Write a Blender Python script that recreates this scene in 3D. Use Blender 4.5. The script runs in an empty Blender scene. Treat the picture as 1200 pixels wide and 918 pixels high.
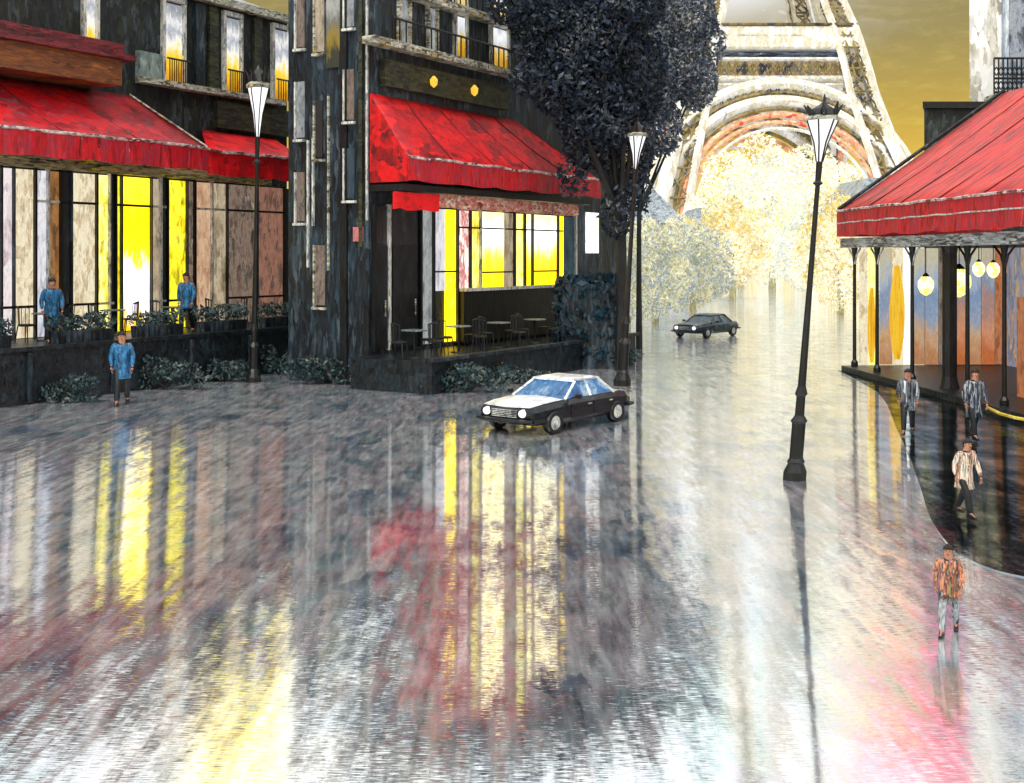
import bpy, bmesh, math, random
from mathutils import Vector, Matrix, noise as mnoise
random.seed(11)
R = math.radians
SC = bpy.context.scene
COL = SC.collection
F, HX, HY, EYE = 1400.0, 600.0, 300.0, 3.6      # focal length in photo pixels, principal column, horizon row, eye height

def lin(h):
    h = h.lstrip('#'); out = []
    for i in (0, 2, 4):
        c = int(h[i:i+2], 16)/255
        out.append(c/12.92 if c <= .04045 else ((c+.055)/1.055)**2.4)
    return (*out, 1.0)
def ground(px, py, z=0.0):
    D = (EYE-z)*F/(py-HY); return Vector(((px-HX)*D/F, D, z))
def zat(py, D): return EYE+(HY-py)*D/F
def xat(px, D): return (px-HX)*D/F

# ------------------------------------------------------------------ materials
MATS = {}
class N:
    def __init__(s, nt): s.nt = nt
    def new(s, t, **kw):
        n = s.nt.nodes.new(t)
        for k, v in kw.items():
            if k.startswith('i_'): n.inputs[k[2:].replace('_', ' ')].default_value = v
            else: setattr(n, k, v)
        return n
    def link(s, a, b): s.nt.links.new(a, b)
    def ramp(s, cols, fac, interp='LINEAR'):
        r = s.new('ShaderNodeValToRGB'); cr = r.color_ramp; cr.interpolation = interp
        if len(cols) == 1: cols = cols*2
        while len(cr.elements) < len(cols): cr.elements.new(.5)
        n = len(cols)
        for i, c in enumerate(cols):
            p, c = c if isinstance(c, tuple) and isinstance(c[0], float) and isinstance(c[1], str) else (.28+.44*i/(n-1), c)
            cr.elements[i].position = p; cr.elements[i].color = lin(c)
        s.link(fac, r.inputs[0]); return r.outputs[0]
    def noise(s, vec, scale=1, detail=4, rough=.6, dist=0.0):
        n = s.new('ShaderNodeTexNoise'); n.inputs['Scale'].default_value = scale; n.inputs['Detail'].default_value = detail
        n.inputs['Roughness'].default_value = rough; n.inputs['Distortion'].default_value = dist
        s.link(vec, n.inputs['Vector']); return n.outputs[0]
    def mapping(s, vec, scale, loc=(0, 0, 0)):
        m = s.new('ShaderNodeMapping'); m.inputs['Scale'].default_value = scale; m.inputs['Location'].default_value = loc
        s.link(vec, m.inputs['Vector']); return m.outputs[0]
    def dabs(s, vec, scale=1.0, warp=.35):
        """squarish palette dabs: a random value per cell and the distance to its centre"""
        nz = s.new('ShaderNodeTexNoise'); nz.inputs['Scale'].default_value = scale*1.7; nz.inputs['Detail'].default_value = 5; nz.inputs['Roughness'].default_value = .7
        s.link(vec, nz.inputs['Vector'])
        ad = s.new('ShaderNodeVectorMath'); ad.operation = 'MULTIPLY_ADD'; s.link(nz.outputs['Color'], ad.inputs[0]); ad.inputs[1].default_value = (warp/scale,)*3; s.link(vec, ad.inputs[2])
        vo = s.new('ShaderNodeTexVoronoi'); vo.distance = 'CHEBYCHEV'; vo.inputs['Scale'].default_value = scale; s.link(ad.outputs[0], vo.inputs['Vector'])
        sx = s.new('ShaderNodeSeparateXYZ'); s.link(vo.outputs['Color'], sx.inputs[0]); return sx.outputs[0], vo.outputs['Distance']
    def math(s, op, a, b=None, c=None):
        m = s.new('ShaderNodeMath'); m.operation = op
        for i, v in enumerate((a, b, c)):
            if v is None: continue
            if isinstance(v, (int, float)): m.inputs[i].default_value = v
            else: s.link(v, m.inputs[i])
        return m.outputs[0]
    def mix(s, fac, a, b, blend='MIX'):
        m = s.new('ShaderNodeMix'); m.data_type = 'RGBA'; m.blend_type = blend
        for sock, v in ((m.inputs[0], fac), (m.inputs[6], a), (m.inputs[7], b)):
            if isinstance(v, (int, float)): sock.default_value = v
            elif isinstance(v, str): sock.default_value = lin(v)
            elif isinstance(v, tuple): sock.default_value = v
            else: s.link(v, sock)
        return m.outputs[2]
def newmat(name):
    m = bpy.data.materials.new(name); m.use_nodes = True
    nt = m.node_tree; nt.nodes.clear(); n = N(nt)
    out = n.new('ShaderNodeOutputMaterial'); return m, n, out
SEED = [0]
def paint(name, cols, sc=(1, 1, 1), rough=.5, bump=.5, emit=0.0, flecks=None, fleck=.66, metal=0.0, fine=6.0, bdist=.03, spec=.5, dab=1.0):
    """thick worn surface: stretched patches of several colours, scraped flecks and a relief of strokes"""
    if name in MATS: return MATS[name]
    m, n, out = newmat(name); SEED[0] += 1
    tc = n.new('ShaderNodeTexCoord').outputs['Object']
    v = n.mapping(tc, sc, (SEED[0]*3.7, SEED[0]*1.3, SEED[0]*2.1))
    a0 = n.noise(v, 1, 5, .62, .4)
    d1, dd1 = n.dabs(v, 1.6, .5); d2, dd2 = n.dabs(v, 4.5, .5)
    a = n.math('ADD', n.math('MULTIPLY', a0, .50), n.math('ADD', n.math('MULTIPLY', d1, .28*dab), n.math('MULTIPLY', d2, .22*dab)))
    a = n.math('ADD', a, .25*(1-dab))
    col = n.ramp(cols, a)
    b = n.noise(v, fine, 3, .7, .3)
    hs = n.mix(.35, col, n.ramp(['#000000', '#808080', '#ffffff'], b), 'OVERLAY')
    col = hs
    if flecks:
        fl = n.noise(v, fine*.55, 6, .75, .8)
        k = n.math('MULTIPLY', n.math('SUBTRACT', fl, fleck), 40.0)
        k = n.math('MINIMUM', n.math('MAXIMUM', k, 0.0), 1.0)
        col = n.mix(k, col, flecks)
    p = n.new('ShaderNodeBsdfPrincipled')
    n.link(col, p.inputs['Base Color']); p.inputs['Roughness'].default_value = rough; p.inputs['Metallic'].default_value = metal
    p.inputs['Specular IOR Level'].default_value = spec
    if emit:
        n.link(col, p.inputs['Emission Color']); p.inputs['Emission Strength'].default_value = emit
    h = n.math('ADD', n.math('ADD', n.math('MULTIPLY', a, 1.0), n.math('MULTIPLY', b, .5)), n.math('MULTIPLY', dd2, .25))
    bp = n.new('ShaderNodeBump'); bp.inputs['Strength'].default_value = bump; bp.inputs['Distance'].default_value = bdist
    n.link(h, bp.inputs['Height']); n.link(bp.outputs[0], p.inputs['Normal'])
    n.link(p.outputs[0], out.inputs[0]); MATS[name] = m; return m
def glow(name, cols, strength=1.0, sc=(3.2, 3.2, 1.15), zr=None, rough=.25):
    """lit glass: streaked warm room light behind a pane; zr=(z0,z1,colours) adds a change of colour with height"""
    if name in MATS: return MATS[name]
    m, n, out = newmat(name); SEED[0] += 1
    tc = n.new('ShaderNodeTexCoord').outputs['Object']
    v = n.mapping(tc, sc, (SEED[0]*3.7, SEED[0]*1.3, SEED[0]*2.1))
    a0 = n.noise(v, 1, 5, .6, .2)
    d1, dd1 = n.dabs(v, 1.2, .5); d2, dd2 = n.dabs(v, 3.5, .4)
    a = n.math('ADD', n.math('MULTIPLY', a0, .72), n.math('ADD', n.math('MULTIPLY', d1, .18), n.math('MULTIPLY', d2, .10))); col = n.ramp(cols, a)
    if zr:
        s = n.new('ShaderNodeSeparateXYZ'); n.link(tc, s.inputs[0])
        t = n.math('ADD', n.math('DIVIDE', n.math('SUBTRACT', s.outputs[2], zr[0]), zr[1]-zr[0]),
                   n.math('MULTIPLY', n.math('SUBTRACT', a, .5), .55))
        col = n.ramp([((i+.5)/len(zr[2]), c) for i, c in enumerate(zr[2])], t)
    b = n.noise(v, 7, 4, .7, .3)
    col = n.mix(.22, col, n.ramp(['#101010', '#808080', '#ffffff'], b), 'OVERLAY')
    p = n.new('ShaderNodeBsdfPrincipled'); p.inputs['Base Color'].default_value = (.03, .03, .03, 1); p.inputs['Roughness'].default_value = rough
    n.link(col, p.inputs['Emission Color']); p.inputs['Emission Strength'].default_value = strength
    bp = n.new('ShaderNodeBump'); bp.inputs['Strength'].default_value = .3; bp.inputs['Distance'].default_value = .02
    n.link(b, bp.inputs['Height']); n.link(bp.outputs[0], p.inputs['Normal'])
    n.link(p.outputs[0], out.inputs[0]); MATS[name] = m; return m
def leafmat(name, cols, emit=0.0, transl=.3, clump=.5, cs=1.2):
    if name in MATS: return MATS[name]
    m, n, out = newmat(name)
    g = n.new('ShaderNodeNewGeometry'); nn = len(cols)
    cn = n.noise(n.mapping(n.new('ShaderNodeTexCoord').outputs['Object'], (cs, cs, cs)), 1, 4, .65, .4)
    cn = n.math('ADD', n.math('MULTIPLY', n.math('SUBTRACT', cn, .5), 2.6), .5)
    fac = n.math('ADD', n.math('MULTIPLY', g.outputs['Random Per Island'], 1-clump), n.math('MULTIPLY', cn, clump))
    col = n.ramp([((i)/nn, c) for i, c in enumerate(cols)], fac, 'LINEAR')
    tc = n.new('ShaderNodeTexCoord').outputs['Object']
    b = n.noise(n.mapping(tc, (9, 9, 2)), 1, 3, .7, .3)
    col = n.mix(.15 if emit else .4, col, n.ramp(['#202020', '#808080', '#ffffff'], b), 'OVERLAY')
    d = n.new('ShaderNodeBsdfPrincipled'); n.link(col, d.inputs['Base Color']); d.inputs['Roughness'].default_value = .6
    if emit: n.link(col, d.inputs['Emission Color']); d.inputs['Emission Strength'].default_value = emit
    t = n.new('ShaderNodeBsdfTranslucent'); n.link(col, t.inputs[0])
    mx = n.new('ShaderNodeMixShader'); mx.inputs[0].default_value = transl
    n.link(d.outputs[0], mx.inputs[1]); n.link(t.outputs[0], mx.inputs[2]); n.link(mx.outputs[0], out.inputs[0])
    MATS[name] = m; return m

# ------------------------------------------------------------------ mesh helpers
class MB:
    def __init__(s): s.v = []; s.f = []; s.smooth = False
    def add(s, vs, fs):
        o = len(s.v); s.v += [Vector(p) for p in vs]; s.f += [tuple(i+o for i in f) for f in fs]; return s
    def hexa(s, b, t):                     # four bottom points and four top points, same turn
        return s.add(list(b)+list(t), [(3, 2, 1, 0), (4, 5, 6, 7)]+[(i, (i+1) % 4, 4+(i+1) % 4, 4+i) for i in range(4)])
    def box(s, x0, x1, y0, y1, z0, z1):
        return s.hexa([(x0, y0, z0), (x1, y0, z0), (x1, y1, z0), (x0, y1, z0)], [(x0, y0, z1), (x1, y0, z1), (x1, y1, z1), (x0, y1, z1)])
    def prism(s, poly, z0, z1):
        n = len(poly)
        return s.add([(p[0], p[1], z0) for p in poly]+[(p[0], p[1], z1) for p in poly],
                     [tuple(range(n))[::-1], tuple(range(n, 2*n))]+[(i, (i+1) % n, n+(i+1) % n, n+i) for i in range(n)])
    def tube(s, p0, p1, r0, r1=None, n=6, caps=True):
        p0, p1 = Vector(p0), Vector(p1); r1 = r0 if r1 is None else r1
        d = (p1-p0); 
        if d.length < 1e-6: return s
        d.normalize(); a = d.orthogonal().normalized(); b = d.cross(a)
        if n == 4: a, b = (a+b).normalized(), (b-a).normalized()
        vs = []
        for p, r in ((p0, r0), (p1, r1)):
            for i in range(n):
                t = 2*math.pi*i/n; vs.append(p+(a*math.cos(t)+b*math.sin(t))*r)
        fs = [(i, (i+1) % n, n+(i+1) % n, n+i) for i in range(n)]
        if caps: fs += [tuple(range(n))[::-1], tuple(range(n, 2*n))]
        return s.add(vs, fs)
    def path(s, pts, r, n=6):
        for i in range(len(pts)-1):
            ra = r[i] if isinstance(r, (list, tuple)) else r; rb = r[i+1] if isinstance(r, (list, tuple)) else r
            s.tube(pts[i], pts[i+1], ra, rb, n)
        return s
    def lathe(s, prof, c=(0, 0, 0), n=14, sx=1.0, sy=1.0, top=None):
        c = Vector(c); vs = []
        for (r, z) in prof:
            off = (top*z) if top is not None else Vector((0, 0, 0))
            for i in range(n):
                t = 2*math.pi*i/n; vs.append(c+off+Vector((r*sx*math.cos(t), r*sy*math.sin(t), z)))
        fs = []
        for j in range(len(prof)-1):
            for i in range(n): fs.append((j*n+i, j*n+(i+1) % n, (j+1)*n+(i+1) % n, (j+1)*n+i))
        fs += [tuple(range(n))[::-1], tuple(range((len(prof)-1)*n, len(prof)*n))]
        return s.add(vs, fs)
    def loft(s, secs, caps=True):
        n = len(secs[0]); vs = [p for q in secs for p in q]; fs = []
        for j in range(len(secs)-1):
            for i in range(n): fs.append((j*n+i, j*n+(i+1) % n, (j+1)*n+(i+1) % n, (j+1)*n+i))
        if caps: fs += [tuple(range(n))[::-1], tuple(range((len(secs)-1)*n, len(secs)*n))]
        return s.add(vs, fs)
    def build(s, name, mat, parent=None, rel=True, bevel=0.0, smooth=False, label=None):
        me = bpy.data.meshes.new(name)
        off = Vector((0, 0, 0))
        if parent is not None and rel:
            q = parent
            while q is not None: off = off+Vector(q.location); q = q.parent
        me.from_pydata([tuple(p-off) for p in s.v], [], s.f); me.update()
        bm = bmesh.new(); bm.from_mesh(me); bmesh.ops.recalc_face_normals(bm, faces=bm.faces)
        if bevel:
            ed = [e for e in bm.edges if len(e.link_faces) == 2 and e.calc_face_angle(0) > .6]
            bmesh.ops.bevel(bm, geom=ed, offset=bevel, segments=2, affect='EDGES', clamp_overlap=True)
        bm.to_mesh(me); bm.free()
        if smooth:
            for p in me.polygons: p.use_smooth = True
        me.materials.append(mat)
        o = bpy.data.objects.new(name, me); COL.objects.link(o)
        if parent is not None: o.parent = parent
        if label: o['label'] = label
        return o
def tag(o, label=None, cat=None, group=None, kind=None):
    for k, v in (('label', label), ('category', cat), ('group', group), ('kind', kind)):
        if v: o[k] = v
    return o
def thing(name, loc, label, cat, group=None, rz=0.0):
    o = bpy.data.objects.new(name, None); COL.objects.link(o); o.empty_display_size = .2
    o.location = loc; o.rotation_euler[2] = rz; return tag(o, label, cat, group)
def copy_tree(o, parent=None):
    c = o.copy(); COL.objects.link(c); c.parent = parent
    for ch in list(o.children): copy_tree(ch, c)
    return c
def leaves(blobs, count, size, rnd, squash=1.0, flat=.0):
    """leaf-sized quads scattered through a set of clumps (centre, radii)"""
    v, f = [], []
    w = [b[1][0]*b[1][1]*b[1][2] for b in blobs]
    for _ in range(count):
        c, r = rnd.choices(blobs, w)[0]
        while True:
            p = Vector((rnd.uniform(-1, 1), rnd.uniform(-1, 1), rnd.uniform(-1, 1)))
            if p.length < 1: break
        p = p.normalized()*(p.length**.55)
        q = Vector((c[0]+p.x*r[0], c[1]+p.y*r[1], c[2]+p.z*r[2]))
        a = Vector((rnd.gauss(0, 1), rnd.gauss(0, 1)*(1-flat), rnd.gauss(0, .8))).normalized(); b = a.orthogonal().normalized()
        b = (Matrix.Rotation(rnd.uniform(0, 6.28), 3, a) @ b); cdir = a.cross(b)
        s = size*rnd.uniform(.5, 1.5); l = s*rnd.uniform(.9, 1.8)
        o = len(v)
        v += [q-b*l, q-cdir*s*.6+b*l*.1, q+b*l, q+cdir*s*.6-b*l*.15]; f.append((o, o+1, o+2, o+3))
    return v, f

# ------------------------------------------------------------------ palette
M = {}
M['black'] = paint('black iron', ['#050608', '#0d1013', '#1c2126'], (3, 3, 1), .42, .4, fine=5)
M['dark_wall'] = paint('soot dark render', ['#06080b', '#0d1216', '#20292e', '#0a0c0f', '#2f352a', '#0b0d10', '#49555a', '#12181c'], (1.5, 1.5, .5), .6, .9, flecks='#8c9089', fleck=.71, fine=7, bdist=.08)
M['dark_navy'] = paint('night blue render', ['#05070b', '#0c1118', '#1a2733', '#08090c', '#2b4454', '#0a0c10', '#4d5d68', '#0f161d'], (1.6, 1.6, .4), .5, .9, flecks='#a9b2b8', fleck=.71, fine=6, bdist=.08)
M['olive_dark'] = paint('dark olive stone', ['#12160f', '#2c301e', '#4a4c2e', '#1a1f1c'], (.8, .8, 2.5), .6, .8, flecks='#b9b48a', fleck=.70, bdist=.06)
M['ledge'] = paint('pale worn ledge', ['#55574f', '#a9a892', '#d9d8cc', '#3a3c38', '#c8b878'], (1.2, 1.2, 3), .55, .8, fine=5)
M['trim'] = paint('off white trim', ['#6e7276', '#c3c6c4', '#f0efe8', '#8f9494'], (4, 4, 1.2), .5, .7, fine=5)
M['red'] = paint('scarlet canvas', ['#7d0210', '#c50714', '#ee0a16', '#b1051a', '#f51d1d'], (.55, .55, .9), .5, .7, flecks='#4a0912', fleck=.66, fine=7, bdist=.06)
M['red_old'] = paint('weathered crimson canvas', ['#8c0714', '#d30a1a', '#a80f26', '#c8323f', '#e00d18'], (.5, .5, .8), .5, .7, flecks='#7b5155', fleck=.60, fine=6, bdist=.06)
M['red_val'] = paint('crimson valance', ['#a40a1c', '#d6101f', '#b8344a', '#c91a2a', '#e01020', '#7c1420'], (2.0, 2.0, .5), .5, .8, flecks='#dcb9bb', fleck=.66, fine=5, bdist=.05)
M['red_trim'] = paint('pale rubbed hem', ['#6a1a20', '#c9a8a6', '#efe6e2', '#2a1416', '#b7383f'], (1.6, 1.6, 3), .5, .8, fine=5)
M['brown'] = paint('burnt orange boards', ['#5a3218', '#9c5a22', '#8a4f2a', '#6f4433', '#b06c2c'], (.45, .45, 2.6), .55, .8, flecks='#2b2a2c', fleck=.66, bdist=.06)
M['rust'] = paint('oxblood cornice', ['#35131a', '#6d1a26', '#8e2f36', '#2a1418'], (.7, .7, 3), .5, .8, flecks='#b59b98', fleck=.68)
M['zinc'] = paint('pale zinc roof', ['#5d6670', '#8d98a2', '#b8c2c8', '#77808a'], (1, 1, .6), .4, .6)
M['terrace'] = paint('wet dark terrace stone', ['#06080b', '#10161b', '#1d2a31', '#0b0d11', '#2a3940'], (1.4, 1.4, 1.1), .35, .9, flecks='#98a3a3', fleck=.70, fine=6, bdist=.06)
M['tower'] = paint('glowing pale iron', ['#8f959e', '#d6d8da', '#ffffff', '#d6cfba', '#f2f3f5', '#98a3b2', '#ffffff'], (.12, .12, .05), .5, .7, emit=.14, fine=5, dab=.35)  # emission stands in for floodlights; tower light and shade set by colour
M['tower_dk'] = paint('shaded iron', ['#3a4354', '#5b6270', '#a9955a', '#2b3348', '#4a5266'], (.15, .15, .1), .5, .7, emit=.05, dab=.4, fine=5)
M['tower_or'] = paint('warm glowing iron', ['#b8774a', '#d6a07a', '#e4c59c', '#d24a2a'], (.1, .1, .1), .5, .7, emit=.35, fine=5)
M['bark'] = paint('dark wet bark', ['#08090b', '#14171a', '#23282c'], (4, 4, .8), .7, 1.0)
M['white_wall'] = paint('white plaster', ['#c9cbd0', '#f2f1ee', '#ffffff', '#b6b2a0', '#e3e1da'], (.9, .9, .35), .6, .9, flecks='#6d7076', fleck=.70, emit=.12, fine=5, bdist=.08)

# ------------------------------------------------------------------ world, sun, camera
w = bpy.data.worlds.new('World'); SC.world = w; w.use_nodes = True
nt = w.node_tree; nt.nodes.clear(); n = N(nt)
tc = n.new('ShaderNodeTexCoord').outputs['Generated']
sp = n.new('ShaderNodeSeparateXYZ'); n.link(tc, sp.inputs[0])
big = n.noise(n.mapping(tc, (7, 7, 12)), 1, 5, .6, .6)
yy = n.math('MAXIMUM', n.math('ABSOLUTE', sp.outputs[1]), .05)
el = n.math('DIVIDE', sp.outputs[2], yy); az = n.math('DIVIDE', sp.outputs[0], yy)
z = n.math('ADD', sp.outputs[2], n.math('MULTIPLY', n.math('SUBTRACT', big, .5), .035))
grad = n.ramp([(0.0, '#f7efc8'), (.05, '#f0dc92'), (.085, '#e6c24a'), (.13, '#c9ac50'), (.175, '#ad9a5a'), (.215, '#a3955c'), (.25, '#c9c4b0'), (.30, '#d9dad6'), (.55, '#d6dadd'), (1.0, '#c3ccd6')], z)
cl, cld = n.dabs(n.mapping(tc, (5, 5, 9)), 1.0, .8)
tint = n.ramp([(0.0, '#d8dad6'), (.22, '#c3d2d0'), (.38, '#e6d3da'), (.52, '#eceae4'), (.66, '#c2ccd8'), (.82, '#e9e2c9'), (1.0, '#f2f2f4')], cl)
hi = n.math('MINIMUM', n.math('MAXIMUM', n.math('MULTIPLY', n.math('SUBTRACT', z, .225), 14.0), 0.0), 1.0)
grad = n.mix(n.math('MULTIPLY', hi, .7), grad, tint)
# colour patches added above the frame to tint the street reflections: (direction across, rise, spread across, spread in rise, colour, amount)
for a0, e0, sa, se, cc, am in ((-.01, .31, .075, .060, '#f2d800', 1.0), (-.235, .42, .035, .09, '#f0d400', 1.0), (-.37, .30, .10, .07, '#b8485c', .8), (.38, .40, .09, .08, '#d84866', .95), (.30, .33, .06, .04, '#e0c040', .7),
                              (-.13, .32, .04, .07, '#5d7288', .85), (.02, .45, .16, .06, '#dfe4e0', .8), (.20, .38, .09, .06, '#bcd2c8', .8), (.15, .25, .12, .05, '#ffffff', .9), (-.30, .44, .05, .04, '#c9b89c', .6), (.37, .33, .03, .03, '#27507e', .8),
                              (-.33, .40, .05, .05, '#b7c2d6', .7), (.06, .36, .05, .05, '#f3ecd6', .6), (-.06, .40, .05, .06, '#e4d7dc', .6)):
    ux = n.math('DIVIDE', n.math('SUBTRACT', n.math('ADD', az, n.math('MULTIPLY', n.math('SUBTRACT', big, .5), .10)), a0), sa)
    ue = n.math('DIVIDE', n.math('SUBTRACT', n.math('ADD', el, n.math('MULTIPLY', n.math('SUBTRACT', cl, .5), .03)), e0), se)
    q = n.math('EXPONENT', n.math('MULTIPLY', n.math('ADD', n.math('MULTIPLY', ux, ux), n.math('MULTIPLY', ue, ue)), -1.0))
    q = n.math('MULTIPLY', n.math('MINIMUM', n.math('MULTIPLY', q, 1.8), 1.0), am)
    q = n.math('MULTIPLY', q, n.math('GREATER_THAN', sp.outputs[1], 0.0))
    grad = n.mix(q, grad, cc)
st = n.noise(n.mapping(tc, (40, 40, 160)), 1, 4, .7, .3)
grad = n.mix(.12, grad, n.ramp(['#202020', '#808080', '#ffffff'], st), 'OVERLAY')
sky = n.new('ShaderNodeTexSky'); sky.sky_type = 'NISHITA'; sky.sun_disc = False; sky.sun_elevation = R(12); sky.sun_rotation = R(200)
skd = n.mix(1.0, sky.outputs[0], (.06, .06, .06, 1), 'MULTIPLY')
tot = n.mix(.06, grad, skd)
bg = n.new('ShaderNodeBackground'); n.link(tot, bg.inputs[0]); n.link(n.math('ADD', n.math('MULTIPLY', hi, .95), 1.0), bg.inputs[1])
wo = n.new('ShaderNodeOutputWorld'); n.link(bg.outputs[0], wo.inputs[0])
sun = bpy.data.lights.new('sun', 'SUN'); sun.energy = 1.7; sun.angle = R(14); sun.color = (1, .95, .86)
so = bpy.data.objects.new('sun', sun); COL.objects.link(so); so.rotation_euler = (R(33), R(0), R(-22)); so.location = (0, -10, 40)
cam = bpy.data.cameras.new('camera'); cam.sensor_width = 36; cam.lens = F/1200*36; cam.shift_y = -(459-HY)/1200; cam.clip_end = 5000; cam.clip_start = .1
co = bpy.data.objects.new('camera', cam); COL.objects.link(co); co.location = (0, 0, EYE); co.rotation_euler = (R(90), 0, 0); SC.camera = co
SC.view_settings.view_transform = 'Standard'; SC.view_settings.look = 'None'; SC.view_settings.exposure = 0; SC.view_settings.gamma = 1
SC.render.engine = 'CYCLES'; SC.cycles.use_denoising = True; SC.cycles.max_bounces = 4; SC.cycles.use_adaptive_sampling = True; SC.cycles.adaptive_threshold = .03; SC.cycles.sample_clamp_indirect = 4

# ------------------------------------------------------------------ wet ground
def wetmat(name, dcols, gcols, gl=.7, rough=.14, amp=.085, reflection_tilts=()):
    m, n, out = newmat(name)
    tc = n.new('ShaderNodeTexCoord').outputs['Object']
    s = n.new('ShaderNodeSeparateXYZ'); n.link(tc, s.inputs[0])
    c1 = n.noise(n.mapping(tc, (5.5, .8, 1)), 1, 4, .65, .0)
    c2 = n.noise(n.mapping(tc, (1.4, .9, 1), (7, 3, 0)), 1, 3, .6, .2)
    c3 = n.noise(n.mapping(tc, (8, 3.0, 1), (1, 9, 0)), 1, 4, .7, .2)
    c4 = n.noise(n.mapping(tc, (7.0, 130, 1), (4, 1, 0)), 1, 2, .6, .0)  # fine ripples lying across the street
    ty = n.math('ADD', n.math('MULTIPLY', n.math('SUBTRACT', c1, .5), amp*2.0), n.math('MULTIPLY', n.math('SUBTRACT', c2, .5), amp*.5))
    ty = n.math('ADD', ty, n.math('MULTIPLY', n.math('SUBTRACT', c3, .5), amp*.7))
    ty = n.math('ADD', ty, n.math('MULTIPLY', n.math('SUBTRACT', c4, .5), amp*3.8))
    for (x, y, rx, ry, a) in reflection_tilts:                                     # added normal tilts that shift reflections on the street
        ux = n.math('DIVIDE', n.math('SUBTRACT', s.outputs[0], x), rx); uy = n.math('DIVIDE', n.math('SUBTRACT', s.outputs[1], y), ry)
        g = n.math('EXPONENT', n.math('MULTIPLY', n.math('ADD', n.math('POWER', n.math('ABSOLUTE', ux), 2.0), n.math('POWER', n.math('ABSOLUTE', uy), 2.0)), -1.0))
        ty = n.math('ADD', ty, n.math('MULTIPLY', g, a))
    tx = n.math('MULTIPLY', n.math('SUBTRACT', c3, .5), .012)
    cv = n.new('ShaderNodeCombineXYZ'); n.link(tx, cv.inputs[0]); n.link(ty, cv.inputs[1]); cv.inputs[2].default_value = 1
    nv = n.new('ShaderNodeVectorMath'); nv.operation = 'NORMALIZE'; n.link(cv.outputs[0], nv.inputs[0])
    bp = n.new('ShaderNodeBump'); bp.inputs['Strength'].default_value = .10; bp.inputs['Distance'].default_value = .02
    n.link(n.math('ADD', c3, n.math('MULTIPLY', c4, .5)), bp.inputs['Height']); 
    gd, gdd = n.dabs(n.mapping(tc, (2.2, .5, 1)), 1.0, .35)
    f = n.math('ADD', n.math('ADD', n.math('MULTIPLY', c1, .18), n.math('MULTIPLY', gd, .27)), n.math('MULTIPLY', n.noise(n.mapping(tc, (1.6, .8, 1), (3, 8, 1)), 1, 4, .58, .0), .55))
    dc = n.ramp(dcols, f)
    dif = n.new('ShaderNodeBsdfDiffuse'); n.link(dc, dif.inputs[0]); n.link(bp.outputs[0], dif.inputs['Normal'])
    gls = n.new('ShaderNodeBsdfGlossy'); n.link(n.ramp(gcols, c2), gls.inputs[0]); gls.inputs['Roughness'].default_value = rough; n.link(nv.outputs[0], gls.inputs['Normal'])
    k = n.math('MINIMUM', n.math('MAXIMUM', n.math('ADD', n.math('MULTIPLY', n.math('SUBTRACT', n.noise(n.mapping(tc, (8, 1.1, 1), (2, 2, 2)), 1, 5, .65, .0), .5), .6), gl), .15), .97)
    mx = n.new('ShaderNodeMixShader'); n.link(k, mx.inputs[0]); n.link(dif.outputs[0], mx.inputs[1]); n.link(gls.outputs[0], mx.inputs[2])
    n.link(mx.outputs[0], out.inputs[0]); return m
GM = wetmat('rain soaked street', ['#5d728a', '#8fa0b4', '#c3cad0', '#e2e2e4', '#c9bcc6', '#a9bcc0', '#71879e'], ['#dfe8f2', '#f2f5f8', '#ffffff'], .83, .06, .085, reflection_tilts=((-4.7, 15.4, 1.6, 3.2, .03), (-.08, 10.6, .75, 2.6, .085), (-1.35, 12.8, .62, 3.6, -.10), (-4.2, 9.8, 1.7, 2.2, -.03), (0, 7.9, 4.5, 1.2, -.02)))
g = MB().add([(-900, -60, 0), (900, -60, 0), (900, 2500, 0), (-900, 2500, 0)], [(0, 1, 2, 3)]).build('street', GM); tag(g, kind='structure')
PM = wetmat('dark soaked pavement', ['#04070a', '#0b1218', '#152430', '#0a0d12', '#20323c'], ['#6a7884', '#a0acb4', '#dfe4e6'], .88, .07, .085)
pp = [ground(*q) for q in ((985, 436), (1030, 462), (1052, 505), (1075, 560), (1092, 610), (1125, 650), (1195, 676), (1330, 690))]
edge = []
for k in range(len(pp)-1):                                              # smooth bend through the corner points
    p0, p1, p2, p3 = pp[max(0, k-1)], pp[k], pp[k+1], pp[min(len(pp)-1, k+2)]
    for i in range(8):
        t = i/8; q = .5*((2*p1)+(p2-p0)*t+(2*p0-5*p1+4*p2-p3)*t*t+(3*p1-p0-3*p2+p3)*t**3); edge.append((q.x, q.y))
pp = edge+[(pp[-1].x, pp[-1].y), (40, 12), (40, 37.4), (edge[0][0], 37.4)]
pv = MB().prism(pp, -.2, .012).build('pavement', PM); tag(pv, kind='structure')

# ------------------------------------------------------------------ facade frame
class Fac:
    def __init__(s, A, d):
        s.A = Vector(A); s.d = Vector(d).normalized(); s.n = Vector((s.d.y, -s.d.x))
    def p(s, u, v, z):
        q = s.A+s.d*u+s.n*v; return Vector((q.x, q.y, z))
    def u(s, px, v=0.0):
        q = s.A+s.n*v; k = (px-HX)/F
        return (k*q.y-q.x)/(s.d.x-k*s.d.y)
    def D(s, u, v=0.0): return (s.A+s.d*u+s.n*v).y
    def box(s, mb, u0, u1, v0, v1, z0, z1):
        b = [s.p(u0, v0, z0), s.p(u1, v0, z0), s.p(u1, v1, z0), s.p(u0, v1, z0)]
        return mb.hexa(b, [p+Vector((0, 0, z1-z0)) for p in b])
    def slab(s, mb, uv0, uv1, t=.06):     # sloping sheet between two lines of (u,v,z)
        a, b = s.p(*uv0[0]), s.p(*uv0[1]); c, d = s.p(*uv1[1]), s.p(*uv1[0]); dz = Vector((0, 0, t))
        return mb.hexa([a-dz, b-dz, c-dz, d-dz], [a, b, c, d])
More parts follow.
